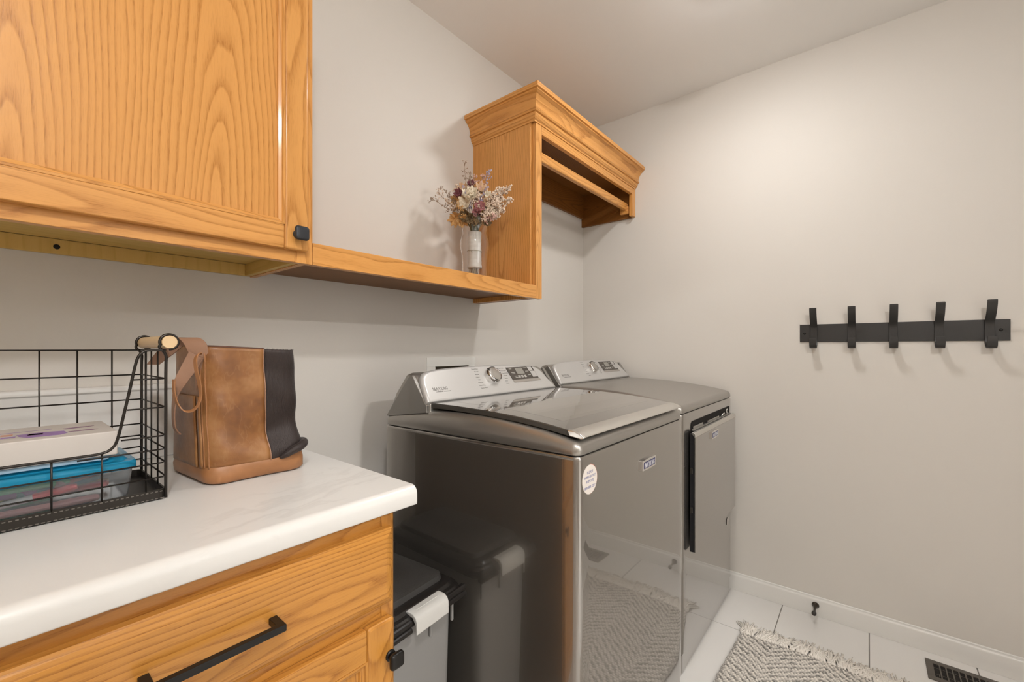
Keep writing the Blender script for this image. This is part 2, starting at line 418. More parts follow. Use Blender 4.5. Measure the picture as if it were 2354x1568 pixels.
# baseboards
def baseboard(name, p0, p1, nrm):
    prof = [(0, 0), (.012, 0), (.012, .058), (.0105, .062), (.0105, .066), (.008, .070), (.0055, .0735), (.0055, .0785), (.003, .081), (0, .081)]
    a = Vector(p0); b = Vector(p1); nv = Vector(nrm)
    m = MB(); m.loft([[a+nv*d+Vector((0, 0, z)) for d, z in prof], [b+nv*d+Vector((0, 0, z)) for d, z in prof]])
    return struct(m.build(name, TRIM, bevel=.0008, seg=1))
baseboard('baseboard_right', (WX, YF, 0), (WX, WY, 0), (-1, 0, 0))
baseboard('baseboard_back', (.53, WY, 0), (WX-.012, WY, 0), (0, -1, 0))
baseboard('baseboard_left', (XL, YF, 0), (XL, .65, 0), (1, 0, 0))
baseboard('baseboard_front', (DX1+.07, YF, 0), (WX-.012, YF, 0), (0, 1, 0))

# ceiling lights (all outside the frame; the domed one behind the camera is added)
def ceiling_light(x, y, r, strength, label, dep=.016):
    t_ = thing('ceiling_light', label, 'lamp', (x, y, CZ))
    MB().lathe([(r+.012, CZ), (r+.012, CZ-.022), (r+.004, CZ-.03), (r-.004, CZ-.03)], 40, Matrix.Translation((x, y, 0))).build('metal_pan', flat('lamp_pan', (.5, .48, .45), .35, .8), t_, smooth=False)
    prof = [(r-.004, CZ-.028)]+[(r*cos(a), CZ-.028-dep*sin(a)) for a in [pi/2*k/8 for k in range(1, 8)]]+[(.004, CZ-.028-dep)]
    MB().lathe(prof, 40, Matrix.Translation((x, y, 0))).build('diffuser', emat('lamp_glow', LAMP_COL, strength), t_, smooth=True)
    return t_
ceiling_light(1.58, 0.37, .07, LAMP_MAIN, 'round flush ceiling light above the space before the washer and dryer')
ceiling_light(-.30, -.60, .09, LAMP_FILL, 'added domed fill light on the ceiling behind the viewer', .06)
ceiling_light(0.28, -2.2, .13, LAMP_HALL, 'round flush ceiling light in the hall beyond the doorway')

# ================================================================== UPPER CABINET (left)
def board(parent, name, x0, x1, y0, y1, z0, z1, along, depth, mat=None, bevel=.0012, ofs=None, label=None):
    return MB().box(x0, x1, y0, y1, z0, z1).build(name, mat or OAK, parent, bevel=bevel, grain=(along, depth), gofs=ofs, label=label)
CYF = .988            # face frame front plane of the uppers
CZB = 1.339           # their bottom edge
CTOP = 2.10
CXR = .4784           # right edge of wall cabinet
CXL = -.62
cab = thing('wall_cabinet', 'large honey oak wall cabinet with recessed panel door, left of the open shelf', 'cabinet', (CXR-.5, WY, CZB))
board(cab, 'side_panel', CXR-.016, CXR-.002, CYF+.019, WY-.001, CZB+.003, CTOP, 'z', 'x')
board(cab, 'side_panel', CXL, CXL+.016, CYF+.019, WY-.001, CZB+.003, CTOP, 'z', 'x')
board(cab, 'bottom_panel', CXL+.016, CXR-.017, CYF+.019, WY-.014, CZB+.036, CZB+.048, 'x', 'z', PLY)
board(cab, 'back_panel', CXL+.016, CXR-.017, WY-.006, WY-.001, CZB+.05, CTOP-.01, 'z', 'y', PLY)
board(cab, 'top_panel', CXL+.016, CXR-.017, CYF+.019, WY-.006, CTOP-.013, CTOP, 'x', 'z', PLY)
hr = board(cab, 'hanging_rail', CXL+.016, CXR-.030, WY-.013, WY-.001, CZB+.005, CZB+.036, 'z', 'y', PLY, label='pale yellow hanging rail under the cabinet')
MB().cyl((.094, WY-.0135, 1.3585), (.094, WY-.0129, 1.3585), .0052, 16).build('screw_hole', VOID, hr)
board(cab, 'side_lining', CXR-.030, CXR-.0165, CYF+.019, WY-.001, CZB+.005, CZB+.036, 'y', 'x', PLY)
# face frame
board(cab, 'face_stile', CXR-.040, CXR, CYF, CYF+.019, CZB, CTOP, 'z', 'y')
board(cab, 'face_stile', CXL, CXL+.04, CYF, CYF+.019, CZB, CTOP, 'z', 'y')
board(cab, 'face_rail', CXL+.04, CXR-.0402, CYF, CYF+.0185, CZB, CZB+.045, 'x', 'y')
board(cab, 'face_rail', CXL+.04, CXR-.0402, CYF, CYF+.0185, CTOP-.06, CTOP, 'x', 'y')
def panel_door(parent, x0, x1, z0, z1, yf, knob=None, st=.062, hmat=KNOBG, ofs=None, wood=None):
    wood = wood or OAK
    """frame-and-panel door; yf = front plane, 19 mm thick"""
    y1 = yf+.019
    # the door frame is one root mesh: stiles; rails, moulding, panel as sub-parts
    d = MB().box(x0+st-.003, x1-st+.003, y1-.0018, y1-.0002, z0+st-.003, z1-st+.003).build('door', wood, parent, grain=('z', 'y'))
    for a, b in ((x0, x0+st), (x1-st, x1)): board(d, 'door_stile', a, b, yf, y1, z0, z1, 'z', 'y', wood, bevel=.006)
    for a, b in ((z0, z0+st), (z1-st, z1)):
        board(d, 'door_rail', x0+st+.0002, x1-st-.0002, yf+.0006, y1, a, b, 'x', 'y', wood, bevel=.003)
    board(d, 'door_panel', x0+st-.004, x1-st+.004, yf+.010, y1-.002, z0+st-.004, z1-st+.004, 'z', 'y', wood, bevel=0, ofs=ofs)
    # moulded inner edge
    def mould(pts_a, pts_b): MB().loft([pts_a, pts_b]).build('inner_moulding', wood, d, grain=('z' if abs(pts_a[0][2]-pts_b[0][2]) > .1 else 'x', 'y'))
    prof = [(0, .0005), (.004, .0005), (.006, .004), (.012, .0065), (.013, .010), (0, .010)]
    xa, xb, za, zb = x0+st-.001, x1-st+.001, z0+st-.001, z1-st+.001
    mould([(xa+q, yf+h, za+q) for q, h in prof], [(xa+q, yf+h, zb-q) for q, h in prof])
    mould([(xb-q, yf+h, za+q) for q, h in prof], [(xb-q, yf+h, zb-q) for q, h in prof])
    mould([(xa+q, yf+h, za+q) for q, h in prof], [(xb-q, yf+h, za+q) for q, h in prof])
    mould([(xa+q, yf+h, zb-q) for q, h in prof], [(xb-q, yf+h, zb-q) for q, h in prof])
    if knob:
        kx, kz, ks = knob
        K = MB(); K.cyl((kx, yf, kz), (kx, yf-.003, kz), ks*.36, 20)
        K.tube([(kx, yf-.002, kz), (kx, yf-.008, kz), (kx, yf-.014, kz)], [ks*.26, ks*.20, ks*.36], 20)
        rings = []
        for off, sc in ((.012, .55), (.0145, .86), (.018, 1.0), (.0215, 1.0), (.0240, .93), (.0250, .75), (.0253, .35)):
            q = ks*.5*sc
            rings.append([(p[0], yf-off, p[1]) for p in rrect(kx-q, kx+q, kz-q, kz+q, q*.42, 5)])
        K.loft(rings); K.build('knob', hmat, d, smooth=True, bevel=0)
    return d
DRF = CYF-.0195
panel_door(cab, -.17, CXR-.0175, CZB+.024, CTOP-.03, DRF, (CXR-.042, CZB+.058, .030), st=.052, ofs=(.13, .03, 3.1, .055))
panel_door(cab, CXL+.02, -.175, CZB+.024, CTOP-.03, DRF, None, st=.052)

# ================================================================== OPEN SHELF UNIT WITH BRIDGE AND CROWN
sh = thing('open_wall_shelf', 'honey oak open shelf with tall end panel and crowned bridge reaching the corner', 'shelf', (1.0, WY, CZB))
SXR = 1.3857
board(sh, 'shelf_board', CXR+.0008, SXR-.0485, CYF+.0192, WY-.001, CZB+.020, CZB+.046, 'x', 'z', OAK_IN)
board(sh, 'shelf_top_veneer', CXR+.0008, SXR-.0485, CYF+.0192, WY-.001, CZB+.0462, CZB+.0475, 'x', 'z', OAK, bevel=0)
board(sh, 'front_rail', CXR+.0006, SXR-.0385, CYF, CYF+.019, CZB, CZB+.051, 'x', 'y')
board(sh, 'tall_end_panel', SXR-.048, SXR-.030, CYF+.0192, WY-.001, CZB+.002, 2.045, 'z', 'x')
board(sh, 'end_lining', SXR-.0298, SXR-.004, CYF+.0192, WY-.001, CZB+.002, CZB+.02, 'y', 'x', OAK_IN)
board(sh, 'end_panel_inner_face', SXR-.0298, SXR-.004, CYF+.0192, WY-.001, CZB+.0202, 2.045, 'z', 'x')
board(sh, 'face_stile', SXR-.0382, SXR, CYF, CYF+.019, CZB, 2.03, 'z', 'y')
# bridge
BZ = 1.868; BT = 2.06
board(sh, 'bridge_top_rail', SXR+.0004, WX-.040, CYF, CYF+.019, 1.985, BT, 'x', 'y')
board(sh, 'short_stile', WX-.0396, WX-.002, CYF, CYF+.019, BZ, BT, 'z', 'y')
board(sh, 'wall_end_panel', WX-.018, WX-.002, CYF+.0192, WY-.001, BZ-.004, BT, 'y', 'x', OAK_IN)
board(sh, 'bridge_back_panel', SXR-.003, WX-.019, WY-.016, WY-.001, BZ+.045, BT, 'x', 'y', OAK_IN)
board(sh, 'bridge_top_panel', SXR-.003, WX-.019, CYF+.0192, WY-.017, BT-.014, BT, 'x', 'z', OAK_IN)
board(sh, 'hanging_rod', SXR-.003, WX-.019, CYF+.035, CYF+.058, 1.905, 1.945, 'x', 'y', bevel=.006)
board(sh, 'rod_cleat', WX-.038, WX-.0185, CYF+.025, CYF+.075, 1.885, 1.925, 'y', 'x', bevel=.004)
# crown moulding: front run mitred with the left return
cprof = [(0, .0), (.003, .0), (.003, .006), (.008, .010), (.013, .018), (.014, .025), (.014, .030), (.020, .031), (.0235, .036), (.020, .041), (.018, .043),
         (.020, .056), (.026, .070), (.035, .081), (.046, .088), (.047, .0885), (.047, .094), (.0535, .095), (.0535, .112), (0, .112)]
CZ0 = 2.018
cx0 = SXR-.048; cy0 = CYF
MB().loft([[(cx0-d, cy0-d, CZ0+z) for d, z in cprof], [(WX-.001, cy0-d, CZ0+z) for d, z in cprof]]).build('crown_front', OAK, sh, grain=('x', 'y'))
MB().loft([[(cx0-d, cy0-d, CZ0+z) for d, z in cprof], [(cx0-d, WY-.001, CZ0+z) for d, z in cprof]]).build('crown_return', OAK, sh, grain=('y', 'x'))
board(sh, 'crown_cap', cx0-.0, WX-.002, cy0-.0, WY-.002, CZ0+.090, CZ0+.104, 'x', 'z', bevel=0)

# ================================================================== BASE CABINET + WORKTOP
BY = .680; BXR = .480; TZ0, TZ1 = .853, .890; BXL = -1.2
bc = thing('base_cabinet', 'honey oak base cabinet with drawer over panel door under the marble look worktop', 'cabinet', (0, 1.0, 0))
board(bc, 'side_panel', BXR-.016, BXR-.001, BY+.0192, WY-.001, 0, TZ0-.001, 'z', 'x', SHADEOAK)
board(bc, 'side_panel', BXL, BXL+.016, BY+.0192, WY-.001, 0, TZ0-.001, 'z', 'x')
board(bc, 'end_shade_skin', BXR+.0002, BXR+.0012, BY+.0005, WY-.001, .0, TZ0-.001, 'z', 'x', SHADEOAK, bevel=0)  # thin sheet added so the shaded cabinet end reflects dark
board(bc, 'back_panel', BXL+.017, BXR-.017, WY-.008, WY-.002, .1, TZ0-.02, 'x', 'y', PLY)
board(bc, 'floor_panel', BXL+.017, BXR-.017, BY+.02, WY-.01, .09, .105, 'x', 'z', PLY)
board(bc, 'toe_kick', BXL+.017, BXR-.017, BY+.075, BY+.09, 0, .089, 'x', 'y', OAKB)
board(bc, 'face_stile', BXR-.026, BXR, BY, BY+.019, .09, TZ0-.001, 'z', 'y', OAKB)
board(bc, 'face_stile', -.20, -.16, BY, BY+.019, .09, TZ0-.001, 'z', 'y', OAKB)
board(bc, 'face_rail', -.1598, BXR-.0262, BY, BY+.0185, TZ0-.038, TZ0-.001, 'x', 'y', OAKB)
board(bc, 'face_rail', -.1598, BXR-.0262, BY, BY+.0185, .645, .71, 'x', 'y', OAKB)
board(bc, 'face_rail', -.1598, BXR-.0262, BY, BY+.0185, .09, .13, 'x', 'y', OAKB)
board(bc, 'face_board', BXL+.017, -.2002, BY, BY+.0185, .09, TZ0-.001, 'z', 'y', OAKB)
# drawer front with routed edge
def drawer_front(x0, x1, z0, z1, yf):
    m = MB()
    rings = []
    for inset, y in ((0.0, yf+.019), (0.0, yf+.007), (.003, yf+.0055), (.006, yf+.0035), (.012, yf+.0008), (.016, yf)):
        rings.append([(x0+inset, y, z0+inset), (x1-inset, y, z0+inset), (x1-inset, y, z1-inset), (x0+inset, y, z1-inset)])
    m.loft(rings)
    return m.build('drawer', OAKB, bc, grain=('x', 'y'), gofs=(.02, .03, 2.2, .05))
DW = drawer_front(-.175, BXR-.011, .690, .824, BY-.0195)
hm = MB(); hz = .757; hy = BY-.0195
for x in (.118, .262): hm.box(x-.0055, x+.0055, hy-.026, hy, hz-.005, hz+.005)
hm.box(.1125, .2675, hy-.033, hy-.024, hz-.005, hz+.005)
hm.build('bar_handle', BLACKH, DW, bevel=.0008, seg=1, label='black metal bar handle')
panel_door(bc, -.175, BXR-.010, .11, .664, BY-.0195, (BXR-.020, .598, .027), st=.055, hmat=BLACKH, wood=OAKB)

wt = thing('worktop', 'white marble look laminate worktop with rounded front edge and backsplash', 'worktop', (0, 1.0, TZ0))
WE = .5155; WF = .654
R = .016
prof = [(WY-.001, TZ0), (WF+.004, TZ0), (WF+.001, TZ0+.0015), (WF, TZ0+.004)]+[(WF+R-R*cos(a), TZ1-R+R*sin(a)) for a in [pi/2*k/7 for k in range(8)]]+[(WY-.001, TZ1)]
MB().prism(prof, 'x', BXL-.03, WE).build('top', MARBLE, wt, bevel=.0012, seg=2)
prof = [(WY-.021, TZ1+.0003), (WY-.0215, .975), (WY-.0195, .980), (WY-.0195, 1.048), (WY-.0225, 1.051), (WY-.0225, 1.058), (WY-.019, 1.0625), (WY-.001, 1.0625), (WY-.001, TZ1+.0003)]
MB().prism(prof, 'x', BXL-.03, WE-.004).build('backsplash', MARBLE, wt, bevel=.001, seg=1)

# ================================================================== WASHER AND DRYER
def interp(tab, x):
    if x <= tab[0][0]: return tab[0][1]
    for (a, b), (c, d) in zip(tab, tab[1:]):
        if x <= c:
            f = (x-a)/(c-a); f = f*f*(3-2*f) if False else f
            return b+(d-b)*f
    return tab[-1][1]
SEAM = .9165
TOPZ = [(0, .9445), (.02, .9475), (.055, .954), (.10, .9610), (.15, .9665), (.22, .9725), (.28, .9755), (.36, .9765), (.42, .975), (.50, .970), (.58, .960), (.665, .946)]
def appliance(root, M, W, D, cv0, is_washer):
    dk = D-.664
    # ---- cabinet sheet: rounded plan with gently bowed front
    def plan(z, inset=0.0, bow=.0005, rr=.016):
        pts = rrect(inset, W-inset, inset, D-inset, max(rr-inset, .003), 6, 24)
        out = []
        for x, y in pts:
            tt = abs(2*x/W-1)
            k = max(0.0, 1-y/.02)
            out.append((x, y-bow*math.exp(-x/.08)*k, z))
        return out
    zs = .073
    # base skirt
    MB(M).loft([plan(.006, .0035), plan(zs-.0035, .0035)]).build('toe_panel', SLATE, root, smooth=False, bevel=0)
    MB(M).loft([plan(.0655, .005), plan(.0745, .005)]).build('toe_seam', DARKPL, root)
    b = MB(M); b.loft([plan(zs, .0015), plan(zs+.002, 0), plan(zs+.006, 0), plan(zs+.03, 0), plan(SEAM-.035, 0), plan(SEAM-.011, 0), plan(SEAM-.006, 0), plan(SEAM-.0028, .0016), plan(SEAM-.0024, .004)])
    body = b.build('cabinet_body', [SLATE, SLATE_SIDE], root, smooth=True)
    for p in body.data.polygons:
        if abs(p.normal.x) > .9: p.material_index = 1
    md = body.modifiers.new('es', 'EDGE_SPLIT'); md.split_angle = radians(35)
    MB(M).loft([plan(SEAM-.008, .0075), plan(SEAM+.008, .0075)]).build('lid_seam_gasket', DARKPL, root)
    for x, y in ((.05, .05), (W-.05, .05), (.05, D-.05), (W-.05, D-.05)):
        MB(M).cyl((x, y, 0), (x, y, .012), .018, 12).build('leveling_foot', DARKPL, root)
    # ---- top cover
    TZT = TOPZ if is_washer else [(0, .9445), (.02, .9480), (.055, .9555), (.10, .9630), (.15, .9695), (.22, .9775), (.28, .9825), (.36, .9870), (.42, .9890), (.48, .9890), (.56, .966), (.665, .946)]
    def tz(v): return interp([(a+dk if a > .3 else a, z) for a, z in TZT], v)
    def ring(inset, h, drop=0.0):
        pts = rrect(inset, W-inset, inset, D-inset, max(.020-inset, .004), 6, 24)
        return [(x, y-(.0008*math.exp(-x/.08)*max(0.0, 1-y/.02) if inset < .012 else 0), SEAM+(tz(y)-SEAM)*h-drop) for x, y in pts]
    rings = [ring(.0025, .0), ring(.0008, .04), ring(.0006, .45), ring(.0025, .68), ring(.006, .84), ring(.0105, .94), ring(.017, .99)]
    if is_washer:
        rings += [ring(.022, 1.0, 0), ring(.026, 1.0, .003), ring(.030, 1.0, .013), ring(.06, 1.0, .014), ring(.2, 1.0, .014)]
    else:
        rings += [ring(.026, 1.0, 0), ring(.05, 1.01), ring(.1, 1.015), ring(.2, 1.02), ring(.3, 1.02)]
    tcv = MB(M).loft(rings).build('top_cover', SLATE_TOP, root, smooth=True)
    # ---- console: end caps + body
    c0 = cv0; sl = Vector((0, .062, .085)).normalized(); nn = Vector((0, -sl.z, sl.y))
    F0 = Vector((0.004, c0, .992))
    fw_ = W-.022
    def FP(u, s_, n=0): return F0+Vector((u, 0, 0))+sl*s_+nn*n
    capf = [(c0-.001, .966), (c0-.001, .988), (c0+.004, .992)]+[(c0+.062*k+.004, .992+.085*k) for k in (.3, .6, .85)]+[(c0+.063, 1.070), (c0+.072, 1.066), (c0+.085, 1.053), (D-.045, .990), (D-.008, .9455), (D-.008, .942)]
    for x0 in (.0015, W-.0135):
        MB(M).prism(capf, 'x', x0, x0+.012).build('console_end_cap', SLATE_DARK, root, bevel=.003)
    rb = [(c0+.004, .965), (c0+.006, .99), (c0+.062, 1.066), (c0+.085, 1.075), (c0+.105, 1.069), (D-.030, 1.012), (D-.010, .975), (D-.006, .948)]
    MB(M).prism(rb, 'x', .016, W-.016).build('console_back', SLATE_TOP, root, bevel=.010, seg=4)
    # silver face (rounded pillow plate)
    sc = fw_/.678
    outl = [(.000, .000), (.004, .030), (.010, .065), (.018, .085), (.030, .0965), (.050, .1040), (.085, .1090), (.15, .1130), (.25, .1155), (.34, .1160), (.43, .1150), (.52, .1120), (.585, .1065),
            (.618, .0985), (.634, .0880), (.645, .0720), (.660, .0380), (.678, .000)]
    cen = Vector((.33, .055))
    def inner(p, d_):
        q = Vector(p); dv = Vector((cen.x-q.x, cen.y-q.y))
        return (q.x+(d_ if q.x < .3 else -d_)*(1 if abs(q.x-cen.x) > .2 else abs(q.x-cen.x)/.2), q.y+(d_*.6 if q.y < .02 else -d_))
    f = MB(M)
    def R_(d_, n): return [FP(*((lambda a: (a[0]*sc, a[1]))(inner(p, d_))), n) for p in outl]
    f.loft([R_(.004, -.024), R_(.001, -.010), R_(-.0005, .001), R_(.001, .0045), R_(.004, .0072), R_(.008, .0085), R_(.010, .0085)])
    fc = f.build('console_face', SILVER, root, smooth=True)
    md = fc.modifiers.new('es', 'EDGE_SPLIT'); md.split_angle = radians(50)
    N0 = .0088
    FT = Matrix(((1, 0, 0, 0), (0, sl.y, nn.y, 0), (0, sl.z, nn.z, 0), (0, 0, 0, 1)))
    def TF(u, s_, n=N0): return Matrix.Translation(FP(u*sc, s_, n)) @ FT
    # trim line at the foot of the face
    MB(M).box(.012, W-.012, c0-.006, c0+.003, .9655, .9905).build('console_foot_trim', LIDMETAL if is_washer else SLATE_TOP, root, bevel=.002)
    # brand lettering
    m = MB(M); put(m, serif_mesh('MAYTAG', .0105, .058, .0004), TF(.038, .034)); put(m, text_mesh('COMMERCIAL  TECHNOLOGY', .0042, .0002), TF(.047, .0275))
    m.build('brand_lettering', PRINT, fc)
    # cycle lettering round the dial
    left = ['PowerWash', 'Normal', 'Whites', 'Colors', 'Bulky', 'Delicates', 'Heavy Duty', 'Quick Wash'] if is_washer else ['PowerDry', 'Normal', 'Towels', 'Bulky', 'Delicates', 'Timed Dry', 'Quick Dry', 'Steam']
    right = ['Rinse & Spin', 'Drain & Spin', 'Clean Washer', 'Wrinkle', 'Sanitize', 'Cold', 'Warm'] if is_washer else ['Sanitize', 'Wrinkle', 'Damp', 'Less Dry', 'More Dry', 'Static', 'Cool']
    for i, wd in enumerate(left):
        m = MB(M); put(m, text_mesh(wd, .0060, .0002, 'RIGHT'), TF(.262+.004*abs(i-3.5), .098-.0105*i)); m.build('cycle_word', PRINT, fc)
    for i, wd in enumerate(right):
        m = MB(M); put(m, text_mesh(wd, .0060, .0002), TF(.392-.003*abs(i-3), .096-.0105*i)); m.build('cycle_word', PRINT, fc)
    # dial
    DT = TF(.326, .0665)
    dl = MB(M @ DT).lathe([(.031, 0), (.031, .004), (.0295, .010), (.0285, .017), (.027, .0195), (.0255, .0200), (.0250, .0192), (.0245, .0186), (.001, .0186)], 44).build('dial', CHROME, root, smooth=True)
    md = dl.modifiers.new('es', 'EDGE_SPLIT'); md.split_angle = radians(45)
    MB(M @ DT).lathe([(.0242, .0186), (.0240, .0196), (.0225, .0201), (.001, .0201)], 40).build('dial_cap', flat('dial_cap_silver', (.45, .43, .40), .25, .8), dl, smooth=True)
    rg = MB(M @ DT)
    for a0, a1 in ((-60, 55), (65, 150), (200, 262)):
        pa = [(cos(radians(a))*.0262, sin(radians(a))*.0262, .0203) for a in range(a0, a1+1, 6)]
        rg.tube(pa, .0009, 5)
    rg.tube([(-.020, .0165, .0203), (-.0265, .0215, .0195)], .0014, 6)
    rg.build('dial_mark_ring', DARKPL, dl)
    # display
    def rbox(name, x0, x1, y0, y1, h, mat, skew=.0, par=fc, z0=0.0):
        mm = MB(M @ TF(0, 0)); q = lambda x, y: (x*sc+skew*(y-.06), y)
        a = [q(x0, y0), q(x1, y0), q(x1, y1), q(x0, y1)]
        mm.loft([[(p[0], p[1], z0) for p in a], [(p[0], p[1], h) for p in a]])
        return mm.build(name, mat, par)
    dsp = rbox('display', .428, .592, .0455, .0985, .0012, PANELDK, -.06)
    rbox('display_sill', .430, .598, .0355, .0453, .0011, flat('sill_grey', (.30, .27, .235), .4), -.06)
    rbox('display_screen', .475, .520, .068, .0945, .0018, LCD, -.02, dsp, .0012)
    for i in range(3): rbox('display_key', .470+i*.0185, .484+i*.0185, .0525, .0625, .0018, PANELKEY, 0, dsp, .0012)
    for (x, y, n_) in ((.438, .090, .016), (.441, .074, .020), (.444, .069, .018), (.448, .0585, .016), (.451, .0535, .018), (.527, .0915, .020), (.530, .0765, .020), (.533, .0600, .020)):
        rbox('display_label', x, x+n_, y, y+.0026, .0017, PANELKEY, 0, dsp, .0012)
    rbox('start_key', .556, .583, .0785, .0965, .0018, SILVER, -.05, dsp, .0012)
    rbox('start_key', .560, .590, .0515, .0770, .0018, SILVER, -.05, dsp, .0012)
    return FP

WA = (0.7977, 0.4724); WTH = radians(2.3)
WF_ = 0.0
MW = Matrix(((cos(WF_), -sin(WTH), 0, WA[0]), (sin(WF_), cos(WTH), 0, WA[1]), (0, 0, 1, 0), (0, 0, 0, 1)))
ws = thing('washing_machine', 'slate grey top load washing machine with round sticker, nearer the oak base cabinet', 'washing machine', (WA[0]+.35, WA[1]+.33, 0))
WW, WD = .662, .664
appliance(ws, MW, WW, WD, .480, True)
# lid: glass panel, dark side frame, light handle strip
LT = [(0, .9600), (.035, .9665), (.10, .9755), (.18, .9835), (.28, .9890), (.38, .9915), (.478, .9925)]
def lid_sheet(x0, x1, v0, v1, dz, th, nx=2, nv=16):
    xs = [x0+(x1-x0)*i/nx for i in range(nx+1)]; vv = [v0+(v1-v0)*k/nv for k in range(nv+1)]
    top = [[(x, v, interp(LT, v)+dz) for x in xs] for v in vv]
    bot = [[(x, v, interp(LT, v)+dz-th) for x in xs] for v in vv]
    rings = [t_+b_[::-1] for t_, b_ in zip(top, bot)]
    return MB(MW).loft(rings)
lid = lid_sheet(.016, WW-.020, .026, .478, 0, .013).build('lid', flat('lid_side_frame', (.10, .093, .082), .28, .6), ws, bevel=.0025)
lid_sheet(.019, WW-.023, .030, .476, .0008, .0015).build('lid_glass', LIDGLASS, lid, smooth=True).modifiers.new('e', 'EDGE_SPLIT')
lid_sheet(.075, WW-.078, .085, .43, .00088, .0009).build('lid_window', flat('lid_inner_glass', (.22, .205, .18), .06, .5, coat=1.0, coatr=.02), lid)
hp = [(.034, .9678), (.020, .9660), (.006, .9615), (-.001, .9575), (-.003, .9545), (.000, .9530), (.012, .9555), (.032, .9575)]
MB(MW).prism(hp, 'x', .014, WW-.018).build('lid_handle', LIDMETAL, lid, bevel=.0012)
MB(MW).prism([(.036, .9682), (.018, .967), (.004, .9620), (-.0045, .9570), (-.0045, .9535), (.002, .9515), (.03, .9555)], 'x', .011, .0215).build('lid_corner_cap', CHROME, lid, bevel=.002)
# badge
def badge(par, M, u, z, wd, ht, vf):
    m = MB(M); m.prism([(u-wd/2, z-ht/2), (u, z-ht/2-.0015), (u+wd/2, z-ht/2), (u+wd/2, z+ht/2), (u, z+ht/2+.0015), (u-wd/2, z+ht/2)], 'y', vf-.006, vf+.004)
    bd = m.build('badge', CHROME, par, bevel=.001)
    m = MB(M); m.box(u-wd*.42, u+wd*.42, vf-.0064, vf-.0058, z-ht*.32, z+ht*.32); m.build('badge_field', NAVY, bd)
    m = MB(M); put(m, serif_mesh('MAYTAG', ht*.46, wd*.74, .0004), Matrix.Translation((u-wd*.365, vf-.0065, z-ht*.23)) @ Matrix.Rotation(pi/2, 4, 'X'))
    m.build('badge_lettering', WHITEPR, bd)
badge(ws, MW, .366, .8300, .092, .0275, -.0012)
st = MB(MW); cxs, czs = .0445, .8595; yv = .0020
st.loft([[(cxs+.0335*cos(a), yv-.0030+.0015*(cos(a)*-1+1)*.5, czs+.0335*sin(a)) for a in [2*pi*k/40 for k in range(40)]], [(cxs+.0335*cos(a), yv+.003, czs+.0335*sin(a)) for a in [2*pi*k/40 for k in range(40)]]])
so = st.build('sticker', STICKRED, ws, label='round white sticker with red rim and blue grey print')
st = MB(MW); st.loft([[(cxs+.0318*cos(a), yv-.0035, czs+.0318*sin(a)) for a in [2*pi*k/40 for k in range(40)]], [(cxs+.0318*cos(a), yv+.001, czs+.0318*sin(a)) for a in [2*pi*k/40 for k in range(40)]]])
st.build('sticker_face', STICK, so)
st = MB(MW)
for tx, zz, sz in (('PLEASE', .873, .0085), ('IMMEDIATELY', .8635, .0078), ('REMOVE', .8535, .0085), ('888 888 2257', .8405, .0085)):
    put(st, text_mesh(tx, sz, .0002, 'CENTER'), Matrix.Translation((cxs, yv-.0037, zz)) @ Matrix.Rotation(pi/2, 4, 'X'))
st.build('sticker_print', flat('sticker_ink', (.22, .22, .34), .5), so)

# dryer
DA = (1.541, .500); DWd, DDp = .700, .700
MD = Matrix.Translation((DA[0], DA[1], 0))
dr = thing('clothes_dryer', 'slate grey front load clothes dryer with flat door, in the corner right of the washer', 'dryer', (DA[0]+.35, DA[1]+.35, 0))
appliance(dr, MD, DWd, DDp, .506, False)
# door: thick slab with light handle lip and dark sides
dv = -.0275
dm = MB(MD)
doorpoly = [(.060, .418), (.655, .418), (.655, .842), (.060, .842)]
dm.prism(doorpoly, 'y', dv+.003, -.0065)
dd = dm.build('door', flat('dryer_door_core', (.012, .012, .014), .3), dr, bevel=.003)
m = MB(MD); m.prism([(.058, .420), (.657, .420), (.657, .8285), (.058, .8285)], 'y', dv, dv+.0032); m.build('door_skin', SLATE, dd, bevel=.001)
m = MB(MD); m.prism([(dv-.0005, .8288), (dv, .840), (dv+.004, .8455), (dv+.012, .847), (dv+.012, .842), (dv+.004, .8288)], 'x', .057, .658); m.build('door_handle_lip', LIDMETAL, dd, bevel=.0012)
m = MB(MD); m.prism([(.092, .8415), (.650, .8415), (.655, .846), (.655, .878), (.110, .878), (.098, .870)], 'y', -.0022, .0010); m.build('handle_recess', flat('recess_dark', (.012, .010, .009), .75, 0, spec=.15), dr)
m = MB(MD); m.box(.10, .64, -.012, -.0024, .843, .850); m.build('recess_ledge', SLATE_TOP, dr, bevel=.001)
MB(MD).box(.115, .235, -.0042, -.0023, .850, .8585).build('recess_glint_plate', SLATE_TOP, dr, bevel=.0008)  # bright pieces from here to the ring imitate chrome reflections in the recess
MB(MD).box(.300, .470, -.0042, -.0023, .850, .856).build('recess_glint_plate', SLATE_TOP, dr, bevel=.0008)
MB(MD).tube([(.50, -.006, .852), (.515, -.008, .858), (.535, -.008, .860), (.55, -.006, .853)], .0032, 10).build('recess_glint_bar', CHROME, dr, smooth=True)
MB(MD).tube([(.60+.010*cos(a), -.005, .861+.010*sin(a)) for a in [2*pi*k/20 for k in range(20)]], .0018, 8, close=True).build('recess_glint_ring', CHROME, dr, smooth=True)
for zz in (.56, .70): MB(MD).box(.054, .0605, -.018, -.0105, zz, zz+.02).build('hinge_slot', DARKPL, dd)
badge(dr, MD, .2950, .8070, .092, .0275, dv-.0)
m = MB(MD)
for rr, y in ((.017, -.0022),): m.loft([[(.628+rr*cos(a), y, .351+rr*sin(a)) for a in [2*pi*k/28 for k in range(28)]], [(.628+rr*cos(a), -.002, .351+rr*sin(a)) for a in [2*pi*k/28 for k in range(28)]]])
